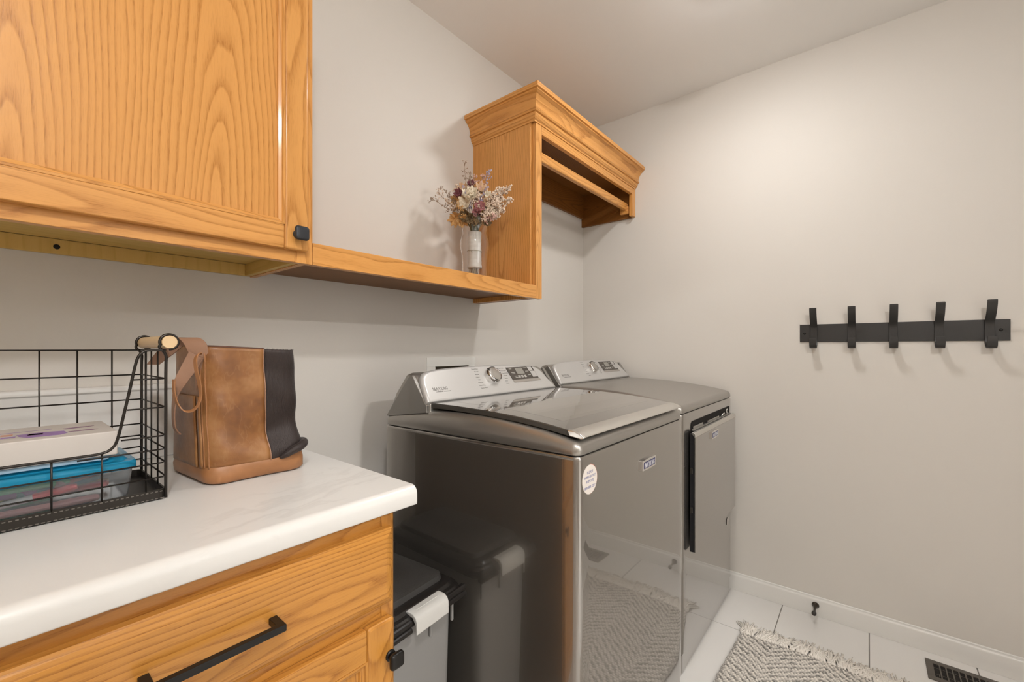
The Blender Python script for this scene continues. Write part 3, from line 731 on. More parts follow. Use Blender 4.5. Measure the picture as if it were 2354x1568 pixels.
ds = m.build('sticker', STICK, dr, label='small round pale sticker low on the right')
m = MB(MD); m.tube([(.628+.0125*cos(a), -.0024, .351+.0125*sin(a)) for a in [2*pi*k/24 for k in range(24)]], .0007, 5, close=True)
m.box(.621, .635, -.0027, -.0020, .3535, .3555); m.box(.621, .635, -.0027, -.0020, .3475, .3495); m.build('sticker_print', PRINT, ds)

# ---- washer outlet box recessed in the wall
ob = thing('washer_outlet_box', 'white plastic recessed laundry outlet box in the wall behind the washer', 'outlet box', (1.2, WY, 1.0))
m = MB(); fx0, fx1, fz0, fz1 = 1.0812, 1.3443, .90, 1.1105
m.box(fx0, fx1, WY-.004, WY-.0003, BZ1-.001, fz1); m.box(fx0, fx1, WY-.004, WY-.0003, fz0, BZ0+.001)
m.box(fx0, BX0+.006, WY-.004, WY-.0003, BZ0+.001, BZ1-.001); m.box(BX1-.006, fx1, WY-.004, WY-.0003, BZ0+.001, BZ1-.001)
m.build('face_flange', PIPE, ob, bevel=.0012)
m = MB(); m.box(BX0+.001, BX1-.001, WY+.085, WY+.0895, BZ0+.001, BZ1-.001); m.box(BX0+.001, BX0+.004, WY+.0003, WY+.085, BZ0+.001, BZ1-.001); m.box(BX1-.004, BX1-.001, WY+.0003, WY+.085, BZ0+.001, BZ1-.001)
m.build('recess_walls', flat('outlet_recess', (.30, .26, .2), .6), ob)
for x in (1.16, 1.27):
    MB().cyl((x, WY+.045, BZ0+.002), (x, WY+.045, BZ0+.07), .008, 12).build('valve', flat('brass_valve', (.5, .36, .16), .3, .9), ob)

# ================================================================== COAT RACK
cr = thing('coat_rack', 'black metal wall rail with five double coat hooks on the right wall', 'coat rack', (WX, -.077, 1.21))
MB().box(WX-.0052, WX-.0012, -.3838, .2299, 1.1735, 1.2490).build('rail', BLACKM, cr, bevel=.0006, seg=1)
hook_path = [(.0575, 1.3165), (.0570, 1.309), (.0535, 1.298), (.044, 1.280), (.030, 1.262), (.017, 1.247), (.0105, 1.236), (.0085, 1.224), (.0082, 1.205), (.0082, 1.186), (.010, 1.172), (.0165, 1.1595), (.028, 1.1505), (.041, 1.1485), (.051, 1.1535), (.0560, 1.164), (.0575, 1.178), (.0575, 1.1895)]
hp_ = bez([(x, 0, z) for x, z in hook_path], 4)
rings = []
for i, p in enumerate(hp_):
    d = (hp_[min(i+1, len(hp_)-1)]-hp_[max(i-1, 0)]).normalized(); nrm = Vector((d.z, 0, -d.x))
    hw = .0125
    if i == 0 or i == len(hp_)-1: hw = .0105
    t2 = .0015
    rings.append([(-(p.x+nrm.x*s_*t2), yy, p.z+nrm.z*s_*t2) for s_, yy in ((-1, -hw), (1, -hw), (1, hw), (-1, hw))])
hk0 = MB().loft(rings).build('hook', BLACKM, cr, bevel=.0007, seg=1)
for i, y in enumerate((.1794, .0509, -.0772, -.2055, -.3335)):
    o = hk0 if i == 0 else hk0.copy()
    if i: COL.objects.link(o); o.parent = cr; o.matrix_parent_inverse = lmat(cr).inverted()
    o.location = (WX-.0010, y, 0)
for y, z in ((.2128, 1.2105), (-.3615, 1.2118)):
    MB().lathe([(.0048, 0), (.0044, .0016), (.0025, .0026), (.0006, .0028)], 14, Matrix.Translation((WX-.0052, y, z)) @ Matrix.Rotation(-pi/2, 4, 'Y')).build('screw', BLACKH, cr, smooth=True)

# ---- door stop
TD = Matrix.Translation((WX-.0125, .1735, .046)) @ Matrix.Rotation(radians(-90-4), 4, 'Y')
ds_ = thing('door_stop', 'small dark bronze door stop screwed to the white baseboard', 'door stop', (WX-.012, .1735, .046))
MB().lathe([(.0135, 0), (.0135, .002), (.012, .004), (.0085, .010), (.0058, .020), (.0046, .034), (.0044, .052), (.0062, .058)], 20, TD).build('stem', flat('bronze', (.06, .048, .038), .3, .8), ds_, smooth=True)
MB().lathe([(.006, .0565), (.0085, .059), (.0088, .068), (.0065, .073), (.002, .0745)], 20, TD).build('rubber_tip', DARKPL, ds_, smooth=True)

# ---- floor register
vr = thing('floor_register', 'dark brown metal floor vent beside the baseboard right of the rug', 'vent', (2.14, -.31, 0))
vx0, vx1, vy0, vy1 = 2.0787, 2.2040, -.464, -.1622
m = MB()
ix0, ix1, iy0, iy1 = vx0+.021, vx1-.021, vy0+.020, vy1-.020
for b_ in ((vx0, ix0, vy0, vy1), (ix1, vx1, vy0, vy1), (ix0, ix1, vy0, iy0), (ix0, ix1, iy1, vy1)): m.box(*b_, .0003, .0045)
m.build('frame', REG, vr, bevel=.0008, seg=1)
MB().box(ix0, ix1, iy0, iy1, .0002, .0008).build('duct_opening', VOID, vr)
nsl = 16; pit = (iy1-iy0)/nsl
for k in range(1, nsl):
    MB().box(ix0-.001, ix1+.001, iy0+k*pit-.0020, iy0+k*pit+.0020, .0009, .0040).build('slat', REG, vr)
for xx in (ix0+.022, ix1-.022):
    MB().box(xx-.001, xx+.001, iy0, iy1, .0009, .0022).build('cross_bar', REG, vr)
MB().box(ix0+.003, ix0+.018, iy1-.012, iy1-.010, .001, .006).build('damper_lever', REG, vr)

# ================================================================== RUG
rx0, rx1, ry0, ry1 = .78, 1.934, -.205, .402
t = NT('rug_yarn')
yc = t.node('ShaderNodeAttribute', attribute_name='yarn').outputs['Color']
t.base(col=yc, rough=.95, sheen=.3); t.bump(t.noise(t.coord(), 900, 2), .5, .001); RUGM = t.m
import numpy as np
nx, nyy = 470, 250
xs = np.linspace(rx0, rx1, nx); ys = np.linspace(ry0, ry1, nyy)
XX, YY = np.meshgrid(xs, ys, indexing='ij')
tri = np.abs(((YY+.05)/.34) % 1.0-.5)*2
val = XX+.135*tri
pit = .0270
ph = (val/pit) % 1.0
rowid = np.floor(val/pit)
# stitches: loops running along Y in rows
sp = .0130
RW = .0100
stx = (YY/sp+(np.floor(XX/RW) % 2)*.5) % 1.0
rows = (XX/RW) % 1.0
hgt = np.sin(np.pi*rows)**.6*(np.sin(np.pi*stx))**.5
rng = np.random.RandomState(3)
cell = (np.floor(XX/RW).astype(int)*131+np.floor(YY/sp+(np.floor(XX/RW) % 2)*.5).astype(int)*977) % 4096
rnd = rng.rand(4096)[cell]
darkrow = (ph < .40+.18*(rnd-.5)*2)
dark = np.clip(darkrow*(.45+.55*rnd), 0, 1)*(1-.45*hgt)
edge = (YY < ry0+.008) | (YY > ry1-.008) | (XX > rx1-.008) | (XX < rx0+.008)
dark = np.where(edge, .8*(.4+.6*rnd)*(1-.4*hgt), dark)
cream = np.array([.74, .68, .60]); dk = np.array([.045, .040, .034])
colr = cream[None, None]*(1-dark[..., None])+dk[None, None]*dark[..., None]
colr *= (.42+.58*hgt)[..., None]
wav = .004*np.sin(YY*9+1)*np.clip((XX-rx1+.4)/.4, 0, 1)
ZZ = .0030+.0060*hgt
bx = XX+.0022*np.sin(YY*60)+.006*np.sin(YY*11)*(XX > 0)
by = YY+.006*np.sin(XX*9.0)*np.clip((YY-ry0)/.6, 0, 1)+.0012*np.sin(XX*120)
verts = np.stack([bx.ravel(), by.ravel(), ZZ.ravel()], 1)
idx = np.arange(nx*nyy).reshape(nx, nyy)
q = np.stack([idx[:-1, :-1], idx[1:, :-1], idx[1:, 1:], idx[:-1, 1:]], -1).reshape(-1, 4)
# skirt down to the floor
me = bpy.data.meshes.new('woven_body')
me.vertices.add(len(verts)); me.vertices.foreach_set('co', verts.ravel())
me.loops.add(q.size); me.loops.foreach_set('vertex_index', q.ravel().astype(np.int32))
me.polygons.add(len(q)); me.polygons.foreach_set('loop_start', np.arange(0, q.size, 4, dtype=np.int32))
me.update(calc_edges=True)
ca = me.color_attributes.new('yarn', 'FLOAT_COLOR', 'POINT')
cc = np.ones((nx*nyy, 4), np.float32); cc[:, :3] = colr.reshape(-1, 3); ca.data.foreach_set('color', cc.ravel())
me.materials.append(RUGM)
rug = thing('woven_rug', 'cream and charcoal chevron woven rug with shaggy fringe on the tile floor', 'rug', ((rx0+rx1)/2, (ry0+ry1)/2, 0))
rb_ = bpy.data.objects.new('woven_body', me); COL.objects.link(rb_); setp(rb_, rug)
md = rb_.modifiers.new('s', 'SOLIDIFY'); md.thickness = .0028; md.offset = -1
for p in me.polygons: p.use_smooth = True
# fringe
FRM = flat('fringe_yarn', (.74, .69, .62), .95, var=.12, vscale=60)
def fringe(xe, sgn, name):
    fr = MB(); rr = random.Random(5)
    ntas = 62
    for k in range(ntas):
        y = ry0+.004+(ry1-ry0-.008)*k/(ntas-1)
        yy_ = y+.006*sin(xe*9.0)*(y-ry0)/.6
        xb = xe+.006*sin(y*11)
        L = rr.uniform(.075, .105); dirx = rr.uniform(-.45, .55)
        for s_ in range(7):
            a = rr.uniform(-.35, .35)+dirx; l2 = L*rr.uniform(.75, 1.1)
            p0 = Vector((xb-sgn*.004, yy_+rr.uniform(-.002, .002), .0055+rr.uniform(0, .003)))
            pts = [p0]
            w1, w2 = rr.uniform(-.006, .006), rr.uniform(-.004, .004)
            for j in range(1, 6):
                f = j/5
                pts.append(Vector((p0.x+sgn*l2*f*cos(a), p0.y+l2*f*sin(a)+w1*sin(f*5)+w2*sin(f*9), max(.0018, p0.z+.004*sin(f*3)*rr.uniform(.3, 1.4)-.004*f))))
            fr.tube(pts, [.0027, .0028, .0027, .0024, .0019, .0009], 5)
    return fr.build(name, FRM, rug, smooth=True, kind='stuff', recalc=False)
fringe(rx1, 1, 'fringe'); fringe(rx0, -1, 'fringe')

# ================================================================== STORAGE BIN between cabinet and washer
MBn = Matrix.Translation((.752, .787, 0)) @ Matrix.Rotation(radians(5.0), 4, 'Z')
bn = thing('storage_bin', 'grey plastic storage bin with black lid and white latch between cabinet and washer', 'bin', (.65, .98, 0))
BW, BD, BH = .232, .40, .553
def brr(x0, x1, y0, y1, r, z): return [(x, y, z) for x, y in rrect(x0, x1, y0, y1, r, 5)]
m = MB(MBn)
m.loft([brr(-BW+.03, -.03, .03, BD-.02, .02, .002), brr(-BW+.022, -.020, .022, BD-.015, .025, .02), brr(-BW+.008, -.010, .010, BD-.006, .03, BH-.03), brr(-BW+.006, -.008, .008, BD-.004, .03, BH)])
bo = m.build('bin_body', BINGREY, bn, smooth=True); bo.modifiers.new('e', 'EDGE_SPLIT').split_angle = radians(40)
for x in (-BW+.030, -.022, -.095):
    MB(MBn).box(x-.003, x+.003, .0035, .0095, BH-.075, BH-.01).build('rib', BINGREY, bn, bevel=.001)
m = MB(MBn)
m.loft([brr(-BW-.004, .004, -.006, BD+.004, .034, BH-.014), brr(-BW-.006, .006, -.009, BD+.006, .036, BH-.010), brr(-BW-.006, .006, -.009, BD+.006, .036, BH+.006), brr(-BW-.002, .002, -.004, BD+.002, .034, BH+.012),
        brr(-BW+.006, -.006, .005, BD-.006, .03, BH+.013), brr(-BW+.010, -.010, .010, BD-.010, .028, BH+.020), brr(-BW+.014, -.014, .016, BD-.014, .026, BH+.022)])
m.build('lid', BINRIM, bn, smooth=True).modifiers.new('e', 'EDGE_SPLIT').split_angle = radians(35)
m = MB(MBn); m.loft([brr(-BW+.020, -.020, .030, BD-.020, .024, BH+.018), brr(-BW+.022, -.022, .034, BD-.022, .022, BH+.034), brr(-BW+.030, -.030, .044, BD-.030, .02, BH+.037)])
m.build('lid_panel', BINLID, bn, smooth=True).modifiers.new('e', 'EDGE_SPLIT').split_angle = radians(35)
# hinge bars left and right of the latch
for x0, x1 in ((-BW-.002, -.174), (-.062, .002)):
    mm = MB(MBn)
    mm.tube([(x0, -.013, BH+.004), (x1, -.013, BH+.004)], .0065, 10); mm.tube([(x0, -.014, BH-.012), (x1, -.014, BH-.012)], .0065, 10)
    mm.box(x0, x1, -.014, -.004, BH-.016, BH+.008)
    mm.build('latch_rail', BINRIM, bn, smooth=False)
lp = [(.010, BH+.014), (.008, BH+.019), (-.012, BH+.019), (-.022, BH+.013), (-.026, BH+.004), (-.0265, BH-.022), (-.0235, BH-.024), (-.0215, BH-.003), (-.012, BH+.010)]
lt = MB(MBn).prism(lp, 'x', -.168, -.068).build('latch', LATCH, bn, bevel=.002)
MB(MBn).box(-.152, -.084, -.008, -.003, BH+.0185, BH+.0202).build('latch_ridge', LATCH, lt, bevel=.0006)

# ================================================================== WIRE BASKET
wb = thing('wire_basket', 'black wire basket with wooden dowel handle on the worktop, left of the leather bag', 'basket', (0, 1.02, TZ1))
kx0, kx1, ky0, ky1, kz0 = -.215, .1965, .927, 1.114, TZ1+.0002
m = MB()
pr_ = rrect(kx0+.004, kx1, ky0, ky1, .010, 4)
m.loft([[(x, y, kz0) for x, y in rrect(kx0+.008, kx1-.004, ky0+.004, ky1-.004, .008, 4)], [(x, y, kz0+.003) for x, y in pr_], [(x, y, kz0+.018) for x, y in pr_],
        [(x, y, kz0+.018) for x, y in rrect(kx0+.0065, kx1-.0025, ky0+.0025, ky1-.0025, .008, 4)], [(x, y, kz0+.006) for x, y in rrect(kx0+.0065, kx1-.0025, ky0+.0025, ky1-.0025, .008, 4)]])
t = NT('punched_metal'); c = t.coord()
t.base(col=(.035, .030, .025), rough=.42, metal=.6); TR = t.m
tray = m.build('tray', TR, wb)
m = MB()
for k in range(64):
    x = kx0+.012+k*.0062
    m.box(x, x+.0034, ky0-.0006, ky0+.0002, kz0+.0140, kz0+.0155)
    m.box(x, x+.0036, ky0-.0004, ky0+.0004, kz0+.0022, kz0+.0038)
m.build('rim_perforation', flat('worn_rim', (.17, .15, .13), .4, .4), tray, kind='stuff')
WR = .0013
def wire(path, r=WR, nm='wire', nsm=8): return MB().tube(path, r, nsm).build(nm, WIRE, wb, smooth=True)
zt = kz0+.016
TOP = 1.1435
rows_all = [1.0956, 1.0470, .9987, .9757, .9530, .9290]
# back and left grids
for k in range(9):
    x = .1526-.0467*k+.0
    if x > kx0: wire([(x, ky1-.003, zt), (x, ky1-.003, TOP)])
for z in [TOP]+rows_all: wire([(kx0, ky1-.004, z), (kx1-.002, ky1-.004, z)])
for z in rows_all: wire([(kx0+.002, ky0, z), (kx0+.002, ky1, z)])
for k in range(1, 4): wire([(kx0+.001, ky0+k*.047, zt), (kx0+.001, ky0+k*.047, TOP)])
# right side grid
for z in rows_all: wire([(kx1-.001, ky0+.003, z), (kx1-.001, ky1-.003, z)])
for k in (1, 2, 3): wire([(kx1-.0025, ky0+k*.0465, zt), (kx1-.0025, ky0+k*.0465, TOP-.002)])
# front grid: horizontals and verticals under the lowered lip
for x in (.1695, .1159, .0615, .0070, -.0475, -.102, -.1565):
    ztop = TOP if x > .165 else .982
    wire([(x, ky0+.001, zt), (x, ky0+.001, ztop)])
for z, xs_ in ((.9530, kx0), (.9290, kx0), (.9757, .088), (.9987, .138), (1.0470, .1455), (1.0956, .1535)): wire([(xs_, ky0, z), (kx1-.004, ky0, z)])
# thick edge wire: front lip, curve up, side loop
lip = bez([(kx0, ky0, .9812), (0.0, ky0, .9812), (.085, ky0, .9812), (.116, ky0, .9825), (.1285, ky0, .9895), (.1345, ky0, 1.004), (.1415, ky0, 1.040), (.1485, ky0, 1.078), (.1555, ky0, 1.118), (.1600, ky0, 1.134), (.1680, ky0, 1.1425), (.180, ky0, 1.1440), (kx1-.004, ky0, 1.1440)], 6)
wire(lip, .0021, 'rim_wire')
wire([(kx1-.002, ky0, 1.1440), (kx1-.002, ky1, 1.1440)], .0019, 'rim_wire')
# corner posts rising into handle loops
def post(y):
    hz_ = 1.1580; hr = .0128; xc = kx1+.004
    loop = [(kx1-.0005, y, zt-.014), (kx1-.0005, y, 1.10), (kx1-.0005, y, 1.135)]
    arc = [(xc+hr*cos(a), y, hz_+hr*sin(a)) for a in [radians(d) for d in (200, 180, 150, 120, 90, 60, 30, 0, -30, -60, -90)]]
    wire(bez(loop+[(xc-hr, y, 1.148)]+arc, 4), .0023, 'corner_post')
post(ky0+.002); post(ky1-.004)
wire([(kx0+.001, ky1-.003, zt), (kx0+.001, ky1-.003, TOP)], .0023, 'corner_post')
hd = MB().cyl((kx1+.004, ky0-.004, 1.1580), (kx1+.004, ky1+.004, 1.1580), .0110, 24).build('wooden_handle', DOWEL, wb, bevel=.0008, seg=1, label='pale round wooden dowel handle')

# ---- lidded marker box in the basket
t = NT('clear_cloudy_plastic'); t.base(col=(.86, .89, .92), rough=.16, trans=.88, ior=1.15); CLEARP = t.m
t = NT('translucent_blue_lid'); t.base(col=(.02, .36, .62), rough=.14, trans=.35, ior=1.3); BLUEL = t.m
BLUEH = flat('pale_blue_handle', (.36, .55, .72), .3)
pb = thing('marker_box', 'clear plastic box with blue lid full of markers, inside the wire basket', 'box', (0, 1.02, kz0+.0065))
qx0, qx1, qy0, qy1, qz = -.19, .1585, .950, 1.095, kz0+.0068
def prr(d, z, r=.014): return [(x, y, z) for x, y in rrect(qx0+d, qx1-d, qy0+d, qy1-d, r, 5)]
m = MB(); m.loft([prr(.010, qz+.003, .01), prr(.007, qz, .012), prr(.0045, qz+.006), prr(0.0, qz+.0535), prr(.0012, qz+.0535), prr(.006, qz+.008, .012), prr(.0085, qz+.003, .01)][1:], cap=False)
m.add(prr(.0072, qz), [tuple(range(24))])
m.build('tub', CLEARP, pb, smooth=True).modifiers.new('e', 'EDGE_SPLIT').split_angle = radians(40)
m = MB(); m.loft([prr(-.0035, qz+.0500, .016), prr(-.0045, qz+.0515, .017), prr(-.0045, qz+.0600, .017), prr(-.0025, qz+.0635, .016), prr(.006, qz+.0645, .012), prr(.010, qz+.0690, .010), prr(.013, qz+.0700, .009)])
ld = m.build('lid', BLUEL, pb, smooth=True); ld.modifiers.new('e', 'EDGE_SPLIT').split_angle = radians(35)
m = MB(); m.loft([[(x, y, z) for x, y in rrect(-.12, .128, .952-.0, .968, .006, 4)] for z in (qz+.0700, qz+.0765)]); m.build('carry_handle', BLUEH, ld, bevel=.0015)
# markers lying inside
mk = [(-.15, .966, .050, .972, '#c', (.80, .10, .10)), ]
cols = [(.75, .07, .08), (.08, .10, .55), (.03, .35, .45), (.10, .45, .20), (.80, .60, .05), (.70, .30, .05), (.40, .08, .45), (.05, .30, .70), (.58, .27, .25)]
cname = ['red', 'dark blue', 'teal', 'green', 'yellow', 'orange', 'purple', 'bright blue', 'pink']
rr = random.Random(11)
MKW = flat('marker_white_barrel', (.78, .77, .74), .35)
def marker(p0, p1, ci, body, label):
    v0 = Vector(p0); v1 = Vector(p1); d = (v1-v0).normalized(); L = (v1-v0).length
    tt = thing('marker', label, 'marker', v0, 'coloured markers in the blue lidded box')
    cm = flat('cap_'+cname[ci].replace(' ', '_'), cols[ci], .35)
    MB().tube([v0, v0+d*L*.62], .0052, 12).build('barrel', body or cm, tt, smooth=False)
    MB().tube([v0+d*L*.62, v0+d*L*.96, v1], [.0060, .0058, .0040], 12).build('cap', cm, tt, smooth=False)
zb = qz+.0065
marker((-.155, .969, zb+.001), (-.020, .970, zb+.001), 0, MKW, 'white marker with red cap lying lowest at the front')
marker((.000, .971, zb+.001), (.118, .972, zb+.001), 8, None, 'pink marker lying at the front bottom of the box')
marker((-.030, .984, zb+.006), (.092, .966, zb+.026), 0, MKW, 'white marker with red cap slanting up across the front')
marker((-.13, .984, zb+.012), (-.005, .967, zb+.020), 1, None, 'dark blue marker above the front red one')
lay = [(-.16, 1.00, .004, -.05, 1.03, .006, 2, 'teal marker low at the back left of the box'), (-.05, 1.005, .003, .07, 1.02, .004, 3, 'green marker low in the middle of the box'),
       (.05, 1.03, .004, .13, .985, .018, 0, 'red marker rising towards the right front corner of the box'), (-.12, 1.06, .004, .02, 1.06, .006, 4, 'yellow marker at the back of the blue lidded box'),
       (.02, 1.07, .004, .14, 1.05, .006, 5, 'orange marker at the back right of the blue lidded box'), (-.15, 1.01, .018, -.03, .985, .022, 7, 'bright blue marker in the left half of the box'),
       (-.08, 1.035, .018, .05, 1.00, .020, 6, 'purple marker crossing the middle of the box'), (.03, 1.00, .018, .125, 1.035, .020, 2, 'teal marker above the green one at the right of the box'),
       (-.02, .975, .034, .085, .985, .033, 3, 'green marker topmost at the front of the box'), (-.14, .975, .031, -.04, .985, .034, 5, 'orange marker topmost at the left front of the box'),
       (.07, .978, .030, .135, 1.03, .033, 8, 'pink marker topmost at the right end of the box'), (.0, 1.05, .019, .12, 1.07, .021, 7, 'bright blue marker at the back right of the box')]
for x0, y0, z0, x1, y1, z1, ci, lb in lay: marker((x0, y0, zb+z0), (x1, y1, zb+z1), ci, None, lb)

# ---- white carton on the lid
wx0, wx1, wy0, wy1, wz0, wz1 = -.16, .1372, .947, 1.103, qz+.0772, qz+.1155
cb = thing('white_carton', 'flat white carton with purple print lying on the blue lidded box', 'box', (0, 1.02, wz0))
MB().box(wx0, wx1, wy0, wy1, wz0, wz1).build('carton_body', flat('carton_white', (.62, .575, .53), .55, var=.02), cb, bevel=.0018)
def decal(pts, mat, nm='printed_mark'): MB().loft([[(x, y, wz1+.0001) for x, y in pts], [(x, y, wz1+.0004) for x, y in pts]]).build(nm, mat, cb)
PUR = flat('print_purple', (.30, .17, .42), .5); PUR2 = flat('print_mauve', (.24, .12, .20), .5); ORG = flat('print_orange', (.62, .30, .20), .5); RED_ = flat('print_red', (.55, .12, .14), .5)
decal([(.040, .975), (.075, .973), (.083, .985), (.081, 1.012), (.060, 1.020), (.030, 1.016), (.032, .995)], PUR)
decal([(.083, .992), (.112, .990), (.120, .995), (.110, 1.001), (.086, .998)], PUR2)
decal([(.084, 1.030), (.112, 1.034), (.120, 1.041), (.104, 1.044), (.082, 1.040)], PUR2)
decal([(.040, .998), (.056, .996), (.058, 1.010), (.043, 1.012)], RED_)
decal([(.014, 1.016), (.026, 1.014), (.027, 1.030), (.015, 1.031)], ORG)
decal([(.013, .992), (.028, .990), (.029, 1.002), (.015, 1.003)], PUR)
decal([(-.016, .972), (-.007, .972), (-.007, .980), (-.016, .980)], PRINT)
decal([(.0, 1.045), (.07, 1.048), (.07, 1.050), (.0, 1.047)], PUR)

# ================================================================== LEATHER BAG
bag = thing('leather_bag', 'tan leather bucket bag with dark cowhide side and strap, standing right of the wire basket', 'bag', (.35, 1.03, TZ1))
from mathutils import geometry
def quad_ring(c, r, n=10, side=12):
    """rounded quad through 4 corners (FL, FR, BR, BL), counter-clockwise"""
    out = []
    C = [Vector(p) for p in c]
    for i in range(4):
        p = C[i]; a = (C[i-1]-p).normalized(); b = (C[(i+1) % 4]-p).normalized()
        s0 = p+a*r; s1 = p+b*r
        arc = [(s0*(1-t_)**2+p*2*t_*(1-t_)+s1*t_*t_) for t_ in [k/n for k in range(n+1)]]
        out.append(arc)
    res = []
    for i in range(4):
        res += out[i]
        e = out[(i+1) % 4][0]; s_ = out[i][-1]
        for k in range(1, side): res.append(s_.lerp(e, k/side))
    return res
def corners(z):
    f = (z-TZ1)/.26
    fl = Vector((.262-.010*f, .936+.004*sin(f*3))); fr = Vector((.437-.016*f, .932+.006*sin(f*3)))
    br = Vector((.462-.040*f, 1.128-.025*f)); bl = Vector((.247-.004*f, 1.136-.03*f))
    return (fl, fr, br, bl)
def topz(x, y): return 1.1515-.055*(x-.25)-.02*(abs(y-1.03)/.1)**2*0
def bag_ring(z, inset=0.0, r=.034):
    R0 = quad_ring(corners(z), r)
    c_ = sum(R0, Vector((0, 0)))/len(R0)
    out = []
    for p in R0:
        d = (p-c_); L = d.length
        q_ = c_+d*(1-inset/L)
        f = (z-TZ1)/.26
        # sag dent low on the front and soft waves
        dx = (q_.x-.385)/.045; dz = (f-.36)/.12
        dent = .016*math.exp(-dx*dx-dz*dz)
        bul = .010*math.exp(-((q_.x-.37)/.07)**2-((f-.20)/.10)**2)
        wav = .0020*sin(22*f+q_.x*40)
        if q_.y < 1.03:
            k = max(0, 1-abs(q_.y-.93)/.09); q_ = Vector((q_.x, q_.y+(dent-bul+wav)*k))
        if q_.x > .39:
            q_ = Vector((q_.x+.003*math.exp(-((f-.20)/.06)**2)-.003*math.exp(-((f-.38)/.12)**2), q_.y))
        out.append(q_)
    return out
N = len(bag_ring(TZ1))
zb0 = TZ1+.0005
# base band
m = MB()
rings = []
for z, ins in ((zb0, .010), (zb0+.002, .003), (zb0+.006, -.002), (zb0+.020, -.0035), (zb0+.030, -.0015), (zb0+.034, .001)):
    rings.append([(p.x, p.y, z+(.006*max(0, (p.x-.36)/.1) if z > zb0+.015 else 0)) for p in bag_ring(z, ins)])
m.loft(rings)
m.build('base_band', LEATHER_B, bag, smooth=True).modifiers.new('e', 'EDGE_SPLIT').split_angle = radians(50)
nz = 34
allr = []
for k in range(nz+1):
    f = k/nz
    row = []
    for p in bag_ring(zb0+.030+f*(1.15-zb0-.030), .0015+.0*f):
        z0_ = zb0+.0305+(.006*max(0, (p.x-.36)/.1)); z1_ = topz(p.x, p.y)
        row.append(Vector((p.x, p.y, z0_+f*(z1_-z0_))))
    allr.append(row)
# split at the seam x=.372 on the front (index search) -> hide covers front right corner and the right side
idxs = [i for i in range(N) if not (allr[nz//2][i].x > .3625 and allr[nz//2][i].y < 1.09)]
hid = [i for i in range(N) if i not in idxs]
h0, h1 = hid[0], hid[-1]
# make contiguous ranges
def rng_(a, b): 
    out = [a]
    while out[-1] != b: out.append((out[-1]+1) % N)
    return out
seq = rng_(h0, h1)
if any(i in idxs for i in seq):
    # hidden range wraps; find start
    st_ = [i for i in hid if (i-1) % N in idxs][0]; en_ = [i for i in hid if (i+1) % N in idxs][0]; seq = rng_(st_, en_)
seam0 = (seq[0]-1) % N; seqh = [seam0]+seq+[(seq[-1]+1) % N]
seql = rng_((seq[-1]+1) % N, seam0)
def sheet(name, seq_, mat, th=.0022):
    mm = MB(); mm.loft([[r_[i] for i in seq_] for r_ in allr], cap=False, closed=False)
    o = mm.build(name, mat, bag, smooth=True, thick=th); return o
sheet('leather_panel', seql, LEATHER)
sheet('cowhide_panel', seqh, HIDE, .003)
# fold roll at the foot of the cowhide
fold = [(.382, .926, .924), (.392, .922, .929), (.405, .921, .936), (.420, .923, .941), (.433, .934, .945), (.441, .955, .946), (.446, .985, .943)]
MB().tube(bez(fold, 5), [.003+.0062*sin(pi*k/32) for k in range(31)], 12).build('fold_roll', HIDE, bag, smooth=True)
# seam piping on the front left corner and edges
ci = min(range(N), key=lambda i: (allr[10][i]-Vector((.2595, .952, allr[10][i].z))).length)
for off in (0, 2):
    MB().tube([r_[(ci-off) % N]+Vector((-.0010, -.0012, 0)) for r_ in allr], .0016, 8).build('seam_piping', LEATHER_B, bag, smooth=True)
MB().tube([r_[seam0]+Vector((0, -.0015, 0)) for r_ in allr], .0011, 6).build('seam_piping', LEATHER_S, bag, smooth=True)
MB().tube([allr[-1][i]+Vector((0, 0, .0005)) for i in seql], .0017, 8).build('rim_edge', LEATHER_D, bag, smooth=True)
# bag lining
m = MB(); m.loft([[Vector((p.x*.95+.34*.05, p.y*.93+1.03*.07, p.z-.012)) for p in allr[-1]], [Vector((p.x*.88+.34*.12, p.y*.86+1.03*.14, p.z-.05)) for p in allr[-1]]], cap=False)
m.add([(p.x*.88+.34*.12, p.y*.86+1.03*.14, 1.095) for p in allr[-1]], [tuple(range(N))])
m.build('lining', LEATHER_D, bag)
# short hair on the cowhide
hm_ = MB(); rr = random.Random(2)
for _ in range(2600):
    j = rr.randrange(len(seqh)-1); k = rr.randrange(2, nz)
    a_, b_ = seqh[j], seqh[j+1]
    P = allr[k][a_].lerp(allr[k][b_], rr.random()).lerp(allr[k-1][a_], rr.random()*.9)
    tang = (allr[k][b_]-allr[k][a_]); nrm = Vector((tang.y, -tang.x, 0)).normalized()
    d = (nrm*rr.uniform(.10, .45)+Vector((0, 0, -1))+tang.normalized()*rr.uniform(-.4, .4)).normalized()
    L = rr.uniform(.004, .008)
    p0 = P+nrm*.0012; side = d.cross(nrm).normalized()*.00025
    hm_.add([p0-side, p0+side, p0+d*L+nrm*.0006], [(0, 1, 2)])
for i in seqh:   # hair standing along the rim
    for _ in range(7):
        P = allr[-1][i]+Vector((rr.uniform(-.002, .002), rr.uniform(-.002, .002), -.001)); d = Vector((rr.uniform(-1, 1), rr.uniform(-1, 1), rr.uniform(.5, 1.5))).normalized()
        s_ = d.cross(Vector((0, 1, 0))).normalized()*.00025
        hm_.add([P-s_, P+s_, P+d*rr.uniform(.003, .006)], [(0, 1, 2)])
hm_.build('hair', HAIRM, bag, kind='stuff', recalc=False)
